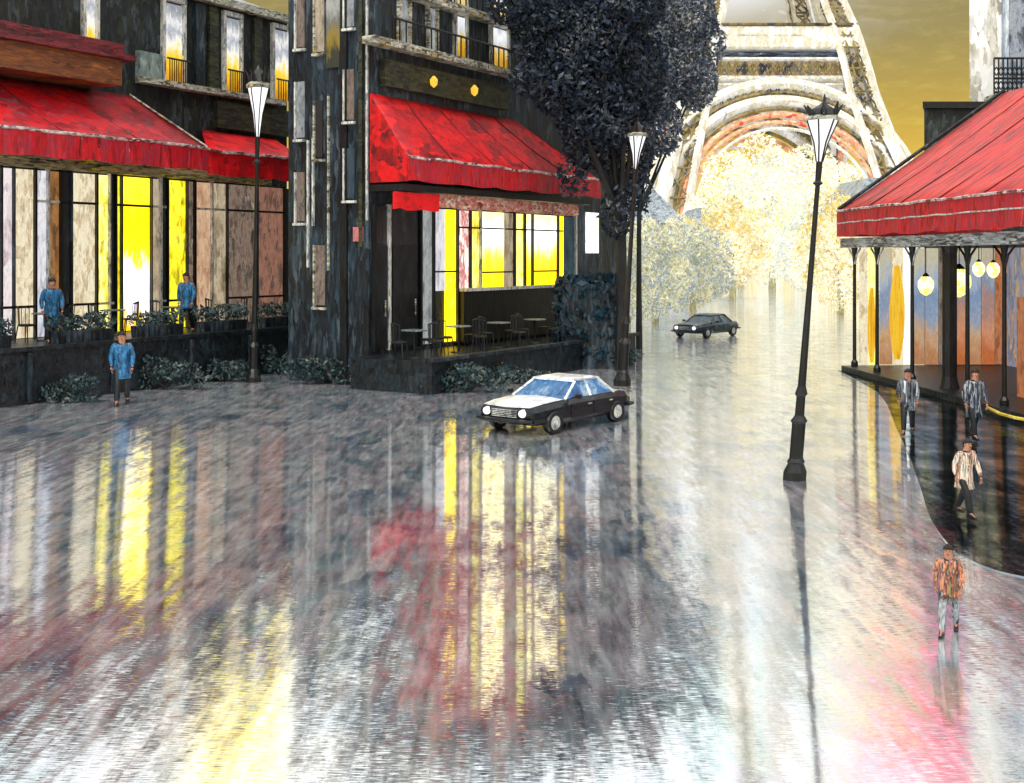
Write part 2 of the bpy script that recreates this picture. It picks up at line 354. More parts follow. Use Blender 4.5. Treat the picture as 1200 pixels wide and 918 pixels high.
def canvas(fr, back, front, sag=.12, nu=14, nv=7, t=.05, rnd=None):
    """stretched canvas between a wall line and a hem line, sagging between its ribs"""
    mb = MB(); rows = []
    for j in range(nv+1):
        b = j/nv; row = []
        for i in range(nu+1):
            a = i/nu
            p0 = Vector(back[0]).lerp(Vector(back[1]), a); p1 = Vector(front[0]).lerp(Vector(front[1]), a)
            q = p0.lerp(p1, b); rib = abs(math.sin(a*math.pi*nu/2))
            q.z -= sag*math.sin(math.pi*b)*(.45+.55*rib)
            row.append(fr.p(q.x, q.y, q.z))
        rows.append(row)
    w = nu+1; vs = [p for r in rows for p in r]; fs = []
    for j in range(nv):
        for i in range(nu): fs.append((j*w+i, j*w+i+1, (j+1)*w+i+1, (j+1)*w+i))
    o = len(vs); vs2 = [p-Vector((0, 0, t)) for p in vs]
    fs2 = [tuple(i+o for i in f)[::-1] for f in fs]
    edge = [(i, i+1) for i in range(nu)]+[(nv*w+i+1, nv*w+i) for i in range(nu)]+[((j+1)*w, j*w) for j in range(nv)]+[(j*w+nu, (j+1)*w+nu) for j in range(nv)]
    mb.add(vs+vs2, fs+fs2+[(a, a+o, b+o, b) for a, b in edge]); return mb
def valance(fr, u0, u1, v, z0, z1, nseg=40, rnd=random, wave=.05, drop=.06):
    mb = MB(); top, bot = [], []
    for i in range(nseg+1):
        u = u0+(u1-u0)*i/nseg; dv = wave*math.sin(i*1.3)+rnd.uniform(-.02, .02)
        top.append(fr.p(u, v, z1)); bot.append(fr.p(u, v+dv, z0+drop*(.5+.5*math.sin(i*.9))*rnd.uniform(.3, 1)))
    dn = Vector((fr.n.x, fr.n.y, 0))*.035
    vs = top+bot+[p-dn for p in top]+[p-dn for p in bot]; k = nseg+1; fs = []
    for i in range(nseg):
        fs += [(i, i+1, k+i+1, k+i), (2*k+i+1, 2*k+i, 3*k+i, 3*k+i+1), (k+i, k+i+1, 3*k+i+1, 3*k+i), (i+1, i, 2*k+i, 2*k+i+1)]
    fs += [(0, k, 3*k, 2*k), (nseg, 2*k+nseg, 3*k+nseg, k+nseg)]
    return mb.add(vs, fs)
def quadprism(mb, pts, d):
    d = Vector(d); return mb.add(list(pts)+[Vector(p)-d for p in pts], [tuple(range(len(pts))), tuple(range(len(pts), 2*len(pts)))[::-1]]+[(i, len(pts)+i, len(pts)+(i+1) % len(pts), (i+1) % len(pts)) for i in range(len(pts))])

YEL = ['#d9a800', '#f0cc08', '#ffdc10', '#f2d008', '#ffe860']
GL = {
 'pinkwhite': (['#a99aa0', '#e0d2d4', '#f8efee', '#c5bec6'], 1.0), 'cream': (['#a3967c', '#e6d8ba', '#f8eed2', '#c9b48c', '#fffbe6'], 1.0),
 'lilac': (['#8c8c96', '#d6d6de', '#f4f2f4', '#b9bcc8'], .95), 'orange': (['#3a2a22', '#9c6a38', '#c98f4e', '#6b4a34'], .7),
 'black': (['#060708', '#15171a', '#0c0d10', '#3a3f40'], .5), 'lemon': (['#8a7a20', '#e6d24a', '#fbf2a0', '#c9b43a'], 1.7),
 'yellow': (YEL, 2.6), 'tan': (['#6a5d48', '#a8967a', '#d0c0a0', '#8a7a62'], .9), 'olive': (['#6b6312', '#c9b818', '#efe033', '#8f8a2a'], 2.0),
 'peach': (['#a3795c', '#d8ae88', '#efd0ac', '#b98e70'], .8), 'clay': (['#5a4138', '#a8735e', '#c08a72', '#6f5a50', '#8a6254'], .62),
 'umber': (['#3a3230', '#7d665a', '#a08a78', '#4c4340', '#c9b8a4'], .75), 'white': (['#c9c9c2', '#ffffff', '#fffdf2', '#dfe2e2', '#fff6c0'], 1.7),
 'grey': (['#50555a', '#9aa0a2', '#c8ccca', '#6f7478'], .7), 'whitered': (['#d9c8c0', '#ffffff', '#b8504a', '#fff4e6', '#ffffff'], 1.4),
 'blue': (['#5f7896', '#9fb4cc', '#c9d6e2', '#7d93b0'], .75), 'gold': (['#b98a12', '#e8b81c', '#f2cf3a', '#d6a016'], 1.0),
 'teal': (['#0d2230', '#1d4256', '#35606e', '#142a36'], .5), 'brick': (['#8a4a24', '#c9703a', '#d98f5e', '#a45a34', '#e0b088'], .7),
}
def gm(k): return glow('lit glass '+k, *GL[k])

# ================================================================== CAFE 1 (left)
F1 = Fac((-12.86, 30), (5.72, 10)); WV = -2.2
base = F1.p(2, WV, 0)
c1 = thing('cafe_building', base, 'dark corner café with a long red awning over yellow-lit windows, far left of the street', 'café')
mb = MB(); F1.box(mb, -9, 13.5, WV-9, WV, 0, 11.9); mb.build('wall', M['dark_wall'], c1)
mb = MB(); F1.box(mb, -9, 13.6, WV-9, WV+.35, 11.9, 12.15); mb.build('cornice', M['ledge'], c1)
mb = MB(); b = [F1.p(-9, WV-9, 12.15), F1.p(13.4, WV-9, 12.15), F1.p(13.4, WV+.1, 12.15), F1.p(-9, WV+.1, 12.15)]
t = [F1.p(-8, WV-7.5, 12.7), F1.p(12.5, WV-7.5, 12.7), F1.p(12.5, WV-1.2, 12.7), F1.p(-8, WV-1.2, 12.7)]
mb.hexa(b, t); mb.build('roof', M['zinc'], c1)
# shop front panes and mullions
strips = [(-60, -30, 'cream'), (-30, 0, 'lilac'), (0, 15, 'pinkwhite'), (15, 40, 'cream'), (40, 55, 'lilac'), (55, 70, 'orange'), (70, 82, 'black'), (82, 112, 'cream'), (112, 127, 'lemon'),
          (127, 134, 'black'), (134, 141, 'olive'), (141, 176, 'yellow'), (176, 187, 'tan'), (187, 195, 'black'), (195, 218, 'olive'), (218, 227, 'umber'), (227, 247, 'peach'),
          (247, 265, 'tan'), (265, 300, 'umber'), (300, 332, 'clay'), (332, 352, 'black')]
pv_ = WV+.06
for x0, x1, k in strips:
    u0, u1 = F1.u(x0, pv_), F1.u(x1, pv_); mt = gm(k)
    if k == 'yellow': mt = glow('lit glass yellow over lilac', YEL, 2.4, zr=(1.2-0, 6.0, ['#c8a200', '#d8d2dc', '#e9e4ee', '#ffe41a', '#f7d808', '#f0d000', '#ffe92a']))
    mb = MB(); F1.box(mb, u0+.03, u1-.03, WV+.004, pv_, 1.32, 6.0); mb.build('window', mt, c1)
for i, x in enumerate([s[0] for s in strips]):
    u = F1.u(x, pv_); wd = (.02, .035, .03)[i % 3]
    mb = MB(); F1.box(mb, u-wd, u+wd, WV+.005, WV+.16, 1.31, 6.05)
    mb.build('mullion', [M['black'], M['trim'], M['black'], M['dark_navy']][i % 4], c1)
for i_, zz in enumerate((2.15, 5.1)):
    for q in range(0, len(strips)-2, 2):
        u0, u1 = F1.u(strips[q][0], pv_), F1.u(strips[q+1][1], pv_)
        if (q//2+i_) % 3 == 2: continue
        mb = MB(); F1.box(mb, u0+.06, u1-.06, WV+.062, WV+.13, zz, zz+.07); mb.build('transom', M['black'] if q % 4 else M['trim'], c1)
mb = MB(); F1.box(mb, -9, 12.4, WV+.003, WV+.25, 6.06, 6.45); mb.build('lintel', paint('gilded lintel', ['#2a2a22', '#8f8a62', '#cfc48a', '#4a4636', '#e3d640'], (.7, .7, 5), .5, .8), c1)
# awnings
z_lip, z_hem = 6.88, 6.16
ub0, ub1 = -8.6, F1.u(152, WV); uf1 = F1.u(243, 0)
canvas(F1, ((ub0, WV, 8.5), (ub1, WV, 8.5)), ((ub0, 0, z_lip), (uf1, 0, z_lip)), .10).build('awning', M['red_old'], c1, smooth=True)
mb = MB(); mb.add([F1.p(ub1, WV, 8.49), F1.p(uf1, 0, z_lip), F1.p(uf1, WV, z_lip)], [(0, 1, 2)]); mb.build('awning_end', M['red'], c1)
mb = MB(); mb.path([F1.p(ub1, WV, 8.53), F1.p(uf1, 0, z_lip+.03)], .035, 5); mb.build('awning_seam', M['ledge'], c1)
mb = valance(F1, ub0, uf1, .02, z_hem, z_lip, 60, wave=.04); mb.build('valance', M['red_val'], c1)
mb = MB(); mb.path([F1.p(ub0+(uf1-ub0)*i/30, .03, z_lip+random.uniform(-.03, .02)) for i in range(31)], .05, 5); mb.build('hem_rail', M['red_trim'], c1)
u2a, u2b = F1.u(236, WV), F1.u(322, WV); u2c = F1.u(357, .0)
canvas(F1, ((u2a, WV, 7.75), (u2b, WV, 7.75)), ((uf1+.05, -.02, z_lip-.05), (u2c, -.02, z_lip-.05)), .06, 8, 5).build('awning', M['red'], c1, smooth=True)
mb = MB(); mb.add([F1.p(u2b, WV, 7.74), F1.p(u2c, -.02, z_lip-.05), F1.p(u2c, WV, z_lip-.05)], [(0, 1, 2)]); mb.build('awning_end', M['red'], c1)
mb = valance(F1, uf1+.05, u2c, .0, z_hem-.1, z_lip-.07, 24, wave=.03); mb.build('valance', M['red'], c1)
mb = MB(); mb.path([F1.p(uf1+.05+(u2c-uf1)*i/12, .03, z_lip-.06+random.uniform(-.03, .03)) for i in range(13)], .045, 5); mb.build('hem_rail', M['red_trim'], c1)
seam_m = paint('dark red seam', ['#4a0810', '#7d0c16', '#2a060a'], (2, 2, 2), .6, .4)
for k in range(1, 6):
    a = k/6; mb = MB().path([F1.p(ub0+(ub1-ub0)*a+((uf1-ub0)-(ub1-ub0))*a*t, WV*(1-t), 8.52+(z_lip-8.5)*t-.10*math.sin(math.pi*t)) for t in [q/8 for q in range(9)]], .018, 5); mb.build('awning_rib', seam_m, c1)
# fascia boards and cornice on the left
uf = F1.u(143, -.9)
mb = MB(); F1.box(mb, -9, uf, WV+.01, -.9, 8.52, 9.25); mb.build('fascia_board', M['brown'], c1)
mb = MB(); F1.box(mb, -9, F1.u(160, -.7), WV+.012, -.7, 9.26, 9.42); F1.box(mb, -9, F1.u(150, -.8), WV+.012, -.95, 9.43, 9.75); mb.build('fascia_cornice', M['rust'], c1)
mb = MB(); F1.box(mb, F1.u(158, WV), F1.u(185, WV), WV+.01, WV+.18, 8.9, 9.9); mb.build('panel', paint('grey green panel', ['#4a5a58', '#7d8f8c', '#9fb0aa', '#39464a'], (1, 1, .6), .6, .8), c1)
# upper floor
zl = 9.05
mb = MB(); F1.box(mb, F1.u(158, WV), 13, WV+.01, WV+.38, zl-.14, zl+.04); mb.build('ledge', M['ledge'], c1)
mb = MB(); F1.box(mb, F1.u(250, WV), F1.u(352, WV), WV+.01, WV+.2, 7.85, 8.75); mb.build('panel', M['olive_dark'], c1)
gw = glow('tall lit window', ['#ffffff'], 1.15, zr=(9.1, 11.7, ['#c98a08', '#f2b91a', '#f7d63c', '#f4f1e8', '#a9aeb8', '#e8e6e4', '#8d939c']))
for x0, x1 in ((98, 110), (191, 212), (262, 279), (319, 341), (383, 402)):
    u0, u1 = F1.u(x0, WV), F1.u(x1, WV); zb = 9.12 if x0 > 150 else 9.8
    mb = MB(); F1.box(mb, u0, u1, WV+.004, WV+.05, zb, 11.6); pn = mb.build('window', gw, c1)
    mb = MB(); F1.box(mb, u0-.12, u0-.01, WV+.006, WV+.15, zb, 11.65); F1.box(mb, u1+.01, u1+.10, WV+.006, WV+.15, zb, 11.65); F1.box(mb, u0-.12, u1+.1, WV+.006, WV+.17, 11.66, 11.8); mb.build('frame', M['trim'], pn)
    mb = MB()
    for k in range(9):
        uu = u0+(u1-u0)*k/8; mb.tube(F1.p(uu, WV+.3, zl+.04), F1.p(uu, WV+.3, zl+.75), .018, n=4)
    mb.tube(F1.p(u0-.1, WV+.3, zl+.76), F1.p(u1+.1, WV+.3, zl+.76), .03, n=4)
    if x0 > 150: mb.build('balcony_rail', M['black'], c1)
for x, m_ in ((232, 'dark_navy'), (248, 'olive_dark'), (300, 'olive_dark'), (360, 'trim'), (374, 'black')):
    u = F1.u(x, WV); mb = MB(); F1.box(mb, u-.2, u+.2, WV+.008, WV+.12, 9.12, 11.85); mb.build('pilaster', M[m_], c1)
# terrace of cafe 1
TZ1 = 1.3
te = thing('terrace', F1.p(2, 0, 0), 'raised dark stone terrace running below the yellow-lit café windows', 'terrace')
mb = MB(); F1.box(mb, -9, 12.6, WV+.012, 1.5, 0, TZ1); mb.build('platform', M['terrace'], te)
mb = MB(); F1.box(mb, -9, 12.7, 1.3, 1.62, TZ1+.002, TZ1+.1); mb.build('coping', M['terrace'], te)
for k, u in enumerate((-3.2, -.4, 2.2, 5.0, 7.4, 9.6)):
    mb = MB(); F1.box(mb, u, u+.12, 1.502, 1.58, .05, TZ1-.05); mb.build('buttress', M['dark_navy'], te)

# ================================================================== CAFE 2 (centre)
F2 = Fac((-3.96, 33.0), (.52, .854)); LV = 1.3
Lp = Vector((xat(338, 34.6), 34.6, 0))
c2 = thing('cafe_building', F2.p(3, 0, 0), 'black-fronted café with short red awning and white-lit windows, middle of the picture', 'café')
poly = [F2.p(0, 0, 0), F2.p(16, 0, 0), F2.p(17, -6, 0), Vector((-1.6, 49, 0)), Vector((-1.6, 43, 0)), Lp]
mb = MB().prism([(p.x, p.y) for p in poly], 0, 12.5); mb.build('wall', M['dark_navy'], c2)
mb = MB().prism([(p.x*1.0, p.y) for p in poly], 12.52, 12.7); mb.build('cornice', M['ledge'], c2)
mb = MB(); cx = sum((p for p in poly), Vector((0, 0, 0)))/6
n6 = len(poly); vs = [(p.x, p.y, 12.71) for p in poly]+[((p.x*.75+cx.x*.25), (p.y*.75+cx.y*.25), 13.1) for p in poly]
mb.add(vs, [tuple(range(n6))[::-1], tuple(range(n6, 2*n6))]+[(i, (i+1) % n6, n6+(i+1) % n6, n6+i) for i in range(n6)]); mb.build('roof', M['zinc'], c2)
s2 = [(436, 452, 'black'), (455, 488, 'black'), (491, 505, 'grey'), (505, 520, 'lilac'), (520, 533, 'yellow'), (534, 548, 'whitered'), (548, 560, 'lemon'), (560, 589, 'white'), (589, 600, 'tan'),
      (600, 612, 'lemon'), (612, 621, 'white'), (621, 651, 'white'), (651, 659, 'yellow'), (659, 672, 'teal')]
for x0, x1, k in s2:
    u0, u1 = F2.u(x0), F2.u(x1); zb = 1.0 if k in ('black', 'grey', 'yellow') and x0 < 540 else 2.55
    mb = MB(); F2.box(mb, u0+.02, u1-.02, .004, .06, zb, 5.0); mb.build('window', gm(k) if k != 'white' else glow('white glass yellow below', GL['white'][0], 2.3, zr=(2.5, 5.0, ['#f0c800', '#f4cc08', '#f4d420', '#f9dc40', '#fff3a8', '#ffffff', '#fffdf2', '#fff0a0'])), c2)
for i, x in enumerate((436, 453, 490, 505, 533, 548, 560, 600, 612, 621, 651, 672)):
    u = F2.u(x); mb = MB(); F2.box(mb, u-.04, u+.04, .005, .14, .95, 5.05); mb.build('mullion', M[['black', 'trim', 'black', 'black', 'dark_navy'][i % 5]], c2)
for x0, x1, zz in ((506, 532, 3.1), (535, 587, 4.45), (590, 619, 4.45), (622, 657, 4.45), (562, 598, 3.05), (622, 650, 3.05)):
    mb = MB(); F2.box(mb, F2.u(x0), F2.u(x1), .062, .11, zz, zz+.05); mb.build('transom', M['black'], c2)
for x0, x1 in ((438, 451), (457, 486)):
    mb = MB(); F2.box(mb, F2.u(x0), F2.u(x1), .062, .1, 1.0, 3.9)
    dr = mb.build('door', paint('black painted door', ['#050608', '#12161a', '#23292e', '#0a0c0f'], (2, 2, .7), .4, .7, flecks='#5d656a', fleck=.7), c2)
    mb = MB(); mb.tube(F2.p(F2.u(x1)-.15, .14, 1.9), F2.p(F2.u(x1)-.15, .14, 2.35), .025); mb.build('handle', M['ledge'], dr)
mb = MB(); F2.box(mb, F2.u(534), F2.u(672), .007, .3, .95, 2.5); mb.build('wainscot', M['black'], c2)
mb = MB(); F2.box(mb, F2.u(534), F2.u(672), .007, .42, 2.51, 2.6); mb.build('sill', M['trim'], c2)
zt, zlp, zhm = 8.1, 6.28, 5.62
ue = 11.4; ut = F2.u(604)
canvas(F2, ((.05, .02, zt), (ut, .02, zt)), ((.05, LV, zlp), (ue, LV, zlp)), .09).build('awning', M['red'], c2, smooth=True)
mb = MB(); quadprism(mb, [F2.p(.02, .02, zt-.03), F2.p(.02, LV, zlp-.02), F2.p(.02, LV, zhm), F2.p(.02, .02, zhm)], Vector((F2.d.x, F2.d.y, 0))*-.05)
mb.build('awning_end', paint('bright scarlet side canvas', ['#8a0410', '#c8060f', '#e80c10', '#5a0410', '#d80810'], (.8, .8, .7), .5, .7, flecks='#180408', fleck=.64, emit=.0), c2)
mb = MB(); mb.add([F2.p(ut, .02, zt-.02), F2.p(ue, LV, zlp-.01), F2.p(ue, .02, zlp-.01)], [(0, 1, 2)]); mb.build('awning_end', M['red_old'], c2)
mb = valance(F2, .05, ue, LV+.02, zhm, zlp, 40, wave=.03); mb.build('valance', M['red_val'], c2)
mb = MB(); mb.path([F2.p(.05+(ue-.05)*i/24, LV+.03, zlp+random.uniform(-.03, .03)) for i in range(25)], .045, 5); mb.build('hem_rail', M['red_trim'], c2)
mb = MB(); F2.box(mb, 0, ue-.4, .02, LV-.1, 5.38, 5.56); mb.build('awning_box', M['black'], c2)
ul = F2.u(515, LV-.2)
mb = valance(F2, -.3, ul, LV-.2, 4.84, 5.34, 14, wave=.02); mb.build('lower_valance', paint('pure red strip', ['#c40410', '#f4060e', '#e00814'], (1, 1, 2), .5, .6, emit=.08), c2)
mb = valance(F2, ul+.02, ue-1.2, LV-.22, 4.95, 5.36, 30, wave=.03); mb.build('lower_valance', paint('faded pink strip', ['#a84a44', '#e0b9a4', '#c02a30', '#f0e0c8', '#8c2028'], (1.3, 1.3, 3), .5, .8), c2)
for k in range(1, 5):
    a = k/5; mb = MB().path([F2.p(.05+(ut-.05)*a+((ue-.05)-(ut-.05))*a*t, .02+(LV-.02)*t, zt+.02+(zlp-zt)*t-.09*math.sin(math.pi*t)) for t in [q/8 for q in range(9)]], .018, 5); mb.build('awning_rib', seam_m, c2)
# floors above
for zz, x0 in ((9.42, 405), (11.0, 470)):
    mb = MB(); F2.box(mb, F2.u(x0) if F2.u(x0) > -.3 else -.3, 15.5, .01, .45, zz, zz+.2); mb.build('ledge', M['ledge'], c2)
g2 = glow('pale upper window', ['#ffffff'], .95, zr=(9.7, 11.9, ['#c9960f', '#e8c040', '#dfe4ea', '#ffffff', '#c3ccd8', '#f2d24a', '#dfe2e6']))
for x0, x1 in ((425, 432), (467, 476), (500, 508), (532, 543), (574, 592), (614, 622), (648, 655)):
    u0, u1 = F2.u(x0), F2.u(x1)
    if u0 < 0: continue
    for za, zb in ((9.75, 10.95), (11.25, 12.3)):
        mb = MB(); F2.box(mb, u0, u1, .004, .06, za, zb); pn = mb.build('window', g2 if (x0 > 520 and x0 < 600) else gm('grey' if x0 < 520 else 'umber'), c2)
        mb = MB(); F2.box(mb, u0-.1, u0-.01, .006, .14, za-.05, zb+.05); F2.box(mb, u1+.01, u1+.1, .006, .14, za-.05, zb+.05); mb.build('frame', M['trim'] if x0 > 520 else M['ledge'], pn)
for (x0, x1), zz in (((448, 640), 9.42), ((470, 640), 11.0)):
    mb = MB(); ua, ub = max(.1, F2.u(x0)), F2.u(x1); k = int((ub-ua)/.3)
    for i in range(k+1): mb.tube(F2.p(ua+(ub-ua)*i/k, .38, zz+.2), F2.p(ua+(ub-ua)*i/k, .38, zz+.82), .022, n=4)
    mb.tube(F2.p(ua, .38, zz+.83), F2.p(ub, .38, zz+.83), .035, n=4); mb.build('balcony_rail', M['black'], c2)
mb = MB(); F2.box(mb, F2.u(445), F2.u(590), .01, .2, 8.35, 9.1); mb.build('panel', M['olive_dark'], c2)
for x in (497, 545): 
    u = F2.u(x); mb = MB(); mb.lathe([(.02, -.18), (.1, -.1), (.12, .05), (.03, .16)], F2.p(u, .35, 8.72), 8); mb.build('wall_lamp', glow('small amber lamp', ['#e0a81c', '#f7cf4a'], 1.3), c2)
# end wall: pipes, pilasters and a narrow lit window
ed = (Lp-F2.p(0, 0, 0)); el = ed.length; ed.normalize(); en = Vector((-ed.y, ed.x, 0)); en = en if en.y < 0 else -en
F2e = Fac((Lp.x, Lp.y), (-ed.x, -ed.y))
for i, (x, wd, m_) in enumerate(((362, .03, 'trim'), (368, .03, 'trim'), (386, .025, 'ledge'), (404, .12, 'black'), (424, .06, 'olive_dark'), (431, .02, 'trim'))):
    u = F2e.u(x); mb = MB(); F2e.box(mb, u-wd, u+wd, .004, .07, .1 if m_ == 'black' else random.uniform(3, 5.0), 12.4 if x > 400 else random.uniform(6.4, 8.5)); mb.build('drainpipe' if wd < .05 else 'pilaster', M[m_], c2)
for x0, x1, za, zb, k in ((349, 357, 4.6, 6.0, 'umber'), (349, 357, 7.0, 8.6, 'grey'), (371, 381, 2.2, 3.9, 'umber'), (371, 380, 9.4, 11.2, 'tan'), (406, 416, 5.2, 6.6, 'teal'), (406, 415, 7.4, 8.8, 'umber'), (406, 415, 10.0, 11.6, 'grey'), (388, 397, 4.4, 5.8, 'black'), (349, 357, 9.6, 11.2, 'umber'), (371, 379, 6.4, 8.0, 'black')):
    u0, u1 = F2e.u(x0), F2e.u(x1)
    if x0 not in (388,) and x0 < 400 or x0 > 400:
        mb = MB(); F2e.box(mb, u0, u1, .004, .05, za, zb); pn = mb.build('window', gm(k), c2)
        mb = MB(); F2e.box(mb, u0-.06, u0-.01, .006, .1, za-.05, zb); F2e.box(mb, u0-.08, u1+.08, .006, .14, za-.13, za-.06); mb.build('frame', M['trim'] if x0 in (349, 406) else M['ledge'], pn)
u0, u1 = F2e.u(384), F2e.u(399)
mb = MB(); F2e.box(mb, u0, u1, .004, .06, 8.9, 11.8); mb.build('window', glow('narrow stair window', ['#ffffff'], .7, zr=(8.9, 11.8, ['#3a3a22', '#b99a1c', '#8d8a78', '#d9d8d0', '#6b6e70', '#c9c4a0'])), c2)
mb = MB(); F2e.box(mb, F2e.u(415), F2e.u(426), .004, .05, 4.0, 4.4); mb.build('plaque', paint('salmon plaque', ['#b8606a', '#d98a8a'], (2, 2, 2)), c2)
u0, u1 = F2.u(686), F2.u(700)
mb = MB(); F2.box(mb, u0, u1, .004, .06, 3.7, 5.2); mb.build('window', gm('white'), c2)
# terrace of cafe 2
TZ2 = .85
t2 = thing('terrace', F2.p(4, 1.5, 0), 'low black terrace crowded with chairs in front of the white-lit café', 'terrace')
mb = MB(); F2.box(mb, -.8, 11.4, .012, 2.7, 0, TZ2); mb.build('platform', M['terrace'], t2)
mb = MB(); F2.box(mb, -.9, 11.5, 2.55, 2.85, TZ2+.002, TZ2+.09); mb.build('coping', M['dark_navy'], t2)
# ================================================================== bistro furniture
M['rattan'] = paint('black rattan', ['#07080a', '#14181b', '#23292b', '#0b0c0e'], (8, 8, 8), .5, .8, flecks='#7d8583', fleck=.68)
def make_chair():
    r = thing('bistro_chair', (0, 0, 0), 'x', 'chair')
    MB().lathe([(.19, 0), (.22, .015), (.22, .05), (.19, .06)], (0, 0, .43), 14).build('seat', M['rattan'], r)
    mb = MB(); arc = [Vector((.21*math.sin(a), .19*math.cos(a)+.02, .92+.04*math.cos(a*1.6))) for a in [R(q) for q in range(-75, 76, 15)]]
    mb.path(arc, .018, 5)
    for p in arc[::2]: mb.tube(p, (p.x*.9, p.y*.9, .48), .012, n=4)
    mb.build('backrest', M['rattan'], r)
    for sx in (-1, 1):
        for sy in (-1, 1): MB().tube((sx*.15, sy*.15, .44), (sx*.2, sy*.2, 0), .018, .014, 5).build('leg', M['rattan'], r)
    return r
def make_table():
    r = thing('bistro_table', (0, 0, 0), 'x', 'table')
    MB().lathe([(.33, 0), (.36, .01), (.36, .035), (.33, .04)], (0, 0, .72), 18).build('tabletop', paint('wet table top', ['#1c2b31', '#51636a', '#a8b3b2', '#26343a'], (5, 5, 5), .3, .5), r)
    MB().lathe([(.04, 0), (.03, .2), (.03, .5), (.05, .7)], (0, 0, .02), 8).build('pedestal', M['black'], r)
    MB().lathe([(.24, 0), (.22, .03), (.04, .05)], (0, 0, 0), 12).build('base', M['black'], r)
    return r
ch0, tb0 = make_chair(), make_table(); used = {'c': False, 't': False}
def put(kind, p, rz, label, group):
    src = ch0 if kind == 'c' else tb0
    o = src if not used[kind] else copy_tree(src); used[kind] = True
    o.location = p; o.rotation_euler[2] = rz; o['label'] = label; o['group'] = group; return o
ws = 1.25
for i in range(6):
    u = -1.2+i*2.15
    put('t', F2.p(u+1.2, 1.55, TZ2+.001), 0, 'small dark round café table among the black chairs of the middle terrace', 'tables on the middle terrace')
    for du, v, a in ((-.62, 1.5, 90), (.62, 1.6, -90), (.1, 2.2, 160)):
        put('c', F2.p(u+1.2+du, v, TZ2+.001), R(a)+random.uniform(-.4, .4), 'black rattan chair crowded on the middle terrace under the white-lit windows', 'chairs on the middle terrace')
for i in range(6):
    u = -2.5+i*2.3
    put('t', F1.p(u, -.9, TZ1+.001), 0, 'small dark round café table below the yellow-lit windows', 'tables on the left terrace')
    for du, a in ((-.65, 90), (.65, -90)):
        put('c', F1.p(u+du, -.85, TZ1+.001), R(a)+random.uniform(-.5, .5), 'black rattan chair at a table below the yellow-lit windows', 'chairs on the left terrace')
hedge_m = leafmat('wet planter leaves', ['#050a0d', '#0b1a20', '#173039', '#274a52', '#5d7775', '#0a0f12', '#8d9a92', '#10212a'], 0, .15)
def planter(p, dirv, L, h, label, mat=hedge_m, cnt=420, name='planter', group=None):
    rnd = random.Random(int(p.x*100)); r = thing(name, p, label, 'planter', group)
    d = Vector((dirv.x, dirv.y, 0)).normalized(); nn = Vector((d.y, -d.x, 0)); 
    mb = MB(); a = -d*L/2; q = nn*.2
    mb.hexa([p+a-q, p-a-q, p-a+q, p+a+q], [x+Vector((0, 0, .38)) for x in (p+a*1.04-q*1.1, p-a*1.04-q*1.1, p-a*1.04+q*1.1, p+a*1.04+q*1.1)]); mb.build('trough', M['dark_navy'], r)
    bl = [(p+d*(L*(k/4-.5))*.9+Vector((0, 0, .38+h*rnd.uniform(.35, .6))), (.32, .26, h*.55)) for k in range(5)]
    v, f = leaves(bl, cnt, .055, rnd); MB().add(v, f).build('foliage', mat, r); return r
for i, (u, L, lab) in enumerate(((-3.6, 1.6, 'dark planter at the left end of the raised terrace'), (-1.3, 1.4, 'dark teal planter on the terrace beside the leftmost blue-coated person'), (1.7, 1.7, 'dark leafy planter on the terrace under the big yellow window'),
                                 (4.3, 1.5, 'dark leafy planter on the terrace beside the third blue-coated person'), (6.8, 1.7, 'dark planter on the terrace behind the left street lamp'), (9.4, 1.7, 'dark planter at the right end of the raised terrace'))):
    planter(F1.p(u, 1.0, TZ1+.102 if False else TZ1+.001), F1.d, L, .42, lab)
def shrub(p, w_, h, label, seed, cnt=900):
    rnd = random.Random(seed); r = thing('shrub', p, label, 'shrub', 'dark shrubs along the terrace walls')
    mb = MB()
    for k in range(5): mb.path([p+Vector((rnd.uniform(-.1, .1), 0, 0)), p+Vector((rnd.uniform(-.5, .5)*w_, rnd.uniform(-.2, .2), h*.7))], [.03, .012], 5)
    mb.build('stem', M['bark'], r)
    bs = [(p+Vector((rnd.uniform(-.5, .5)*w_, rnd.uniform(-.15, .15), h*rnd.uniform(.2, .75))), (w_*rnd.uniform(.22, .38), .25, h*rnd.uniform(.2, .35))) for k in range(7)]
    v, f = leaves(bs, cnt, .05, rnd); MB().add([Vector((q.x, q.y, max(.01, q.z))) for q in v], f).build('foliage', hedge_m, r)
for k, (u, wd, h, lab) in enumerate(((-2.6, 1.6, .9, 'dark shrub against the terrace wall at the left edge'), (.4, 1.3, .7, 'low dark shrub against the wall right of the pink flowers'), (3.6, 1.7, .95, 'dark shrub against the left terrace wall below the third blue-coated person'), (6.0, 1.2, .7, 'low dark shrub beside the foot of the left street lamp'), (8.4, 1.9, 1.0, 'broad dark shrub where the left terrace meets the black pillar'))):
    shrub(F1.p(u, 1.95, 0), wd, h, lab, 20+k)
pe = F2.p(0, 0, 0); pl = Lp
shrub(pe.lerp(pl, .6)+Vector((.1, -.45, 0)), 1.7, .9, 'dark shrub at the foot of the black pillar', 31)
for k, (u, wd, h, lab) in enumerate(((.2, 1.6, .8, 'dark shrub at the left corner of the middle terrace'), (2.6, 1.8, .7, 'low dark shrub against the middle terrace wall left of the parked car'), (8.6, 1.5, .8, 'dark shrub against the middle terrace wall behind the parked car'))):
    shrub(F2.p(u, 3.2, 0), wd, h, lab, 40+k)
fl_m = leafmat('pink blossom', ['#d8b0ac', '#f0d6cf', '#b98f8e', '#efe6e0', '#5d5a5c'], .05)
fp = ground(100, 448); 
r = thing('flower_pot', fp, 'pot of pale pink flowers standing against the terrace wall at left', 'flower pot')
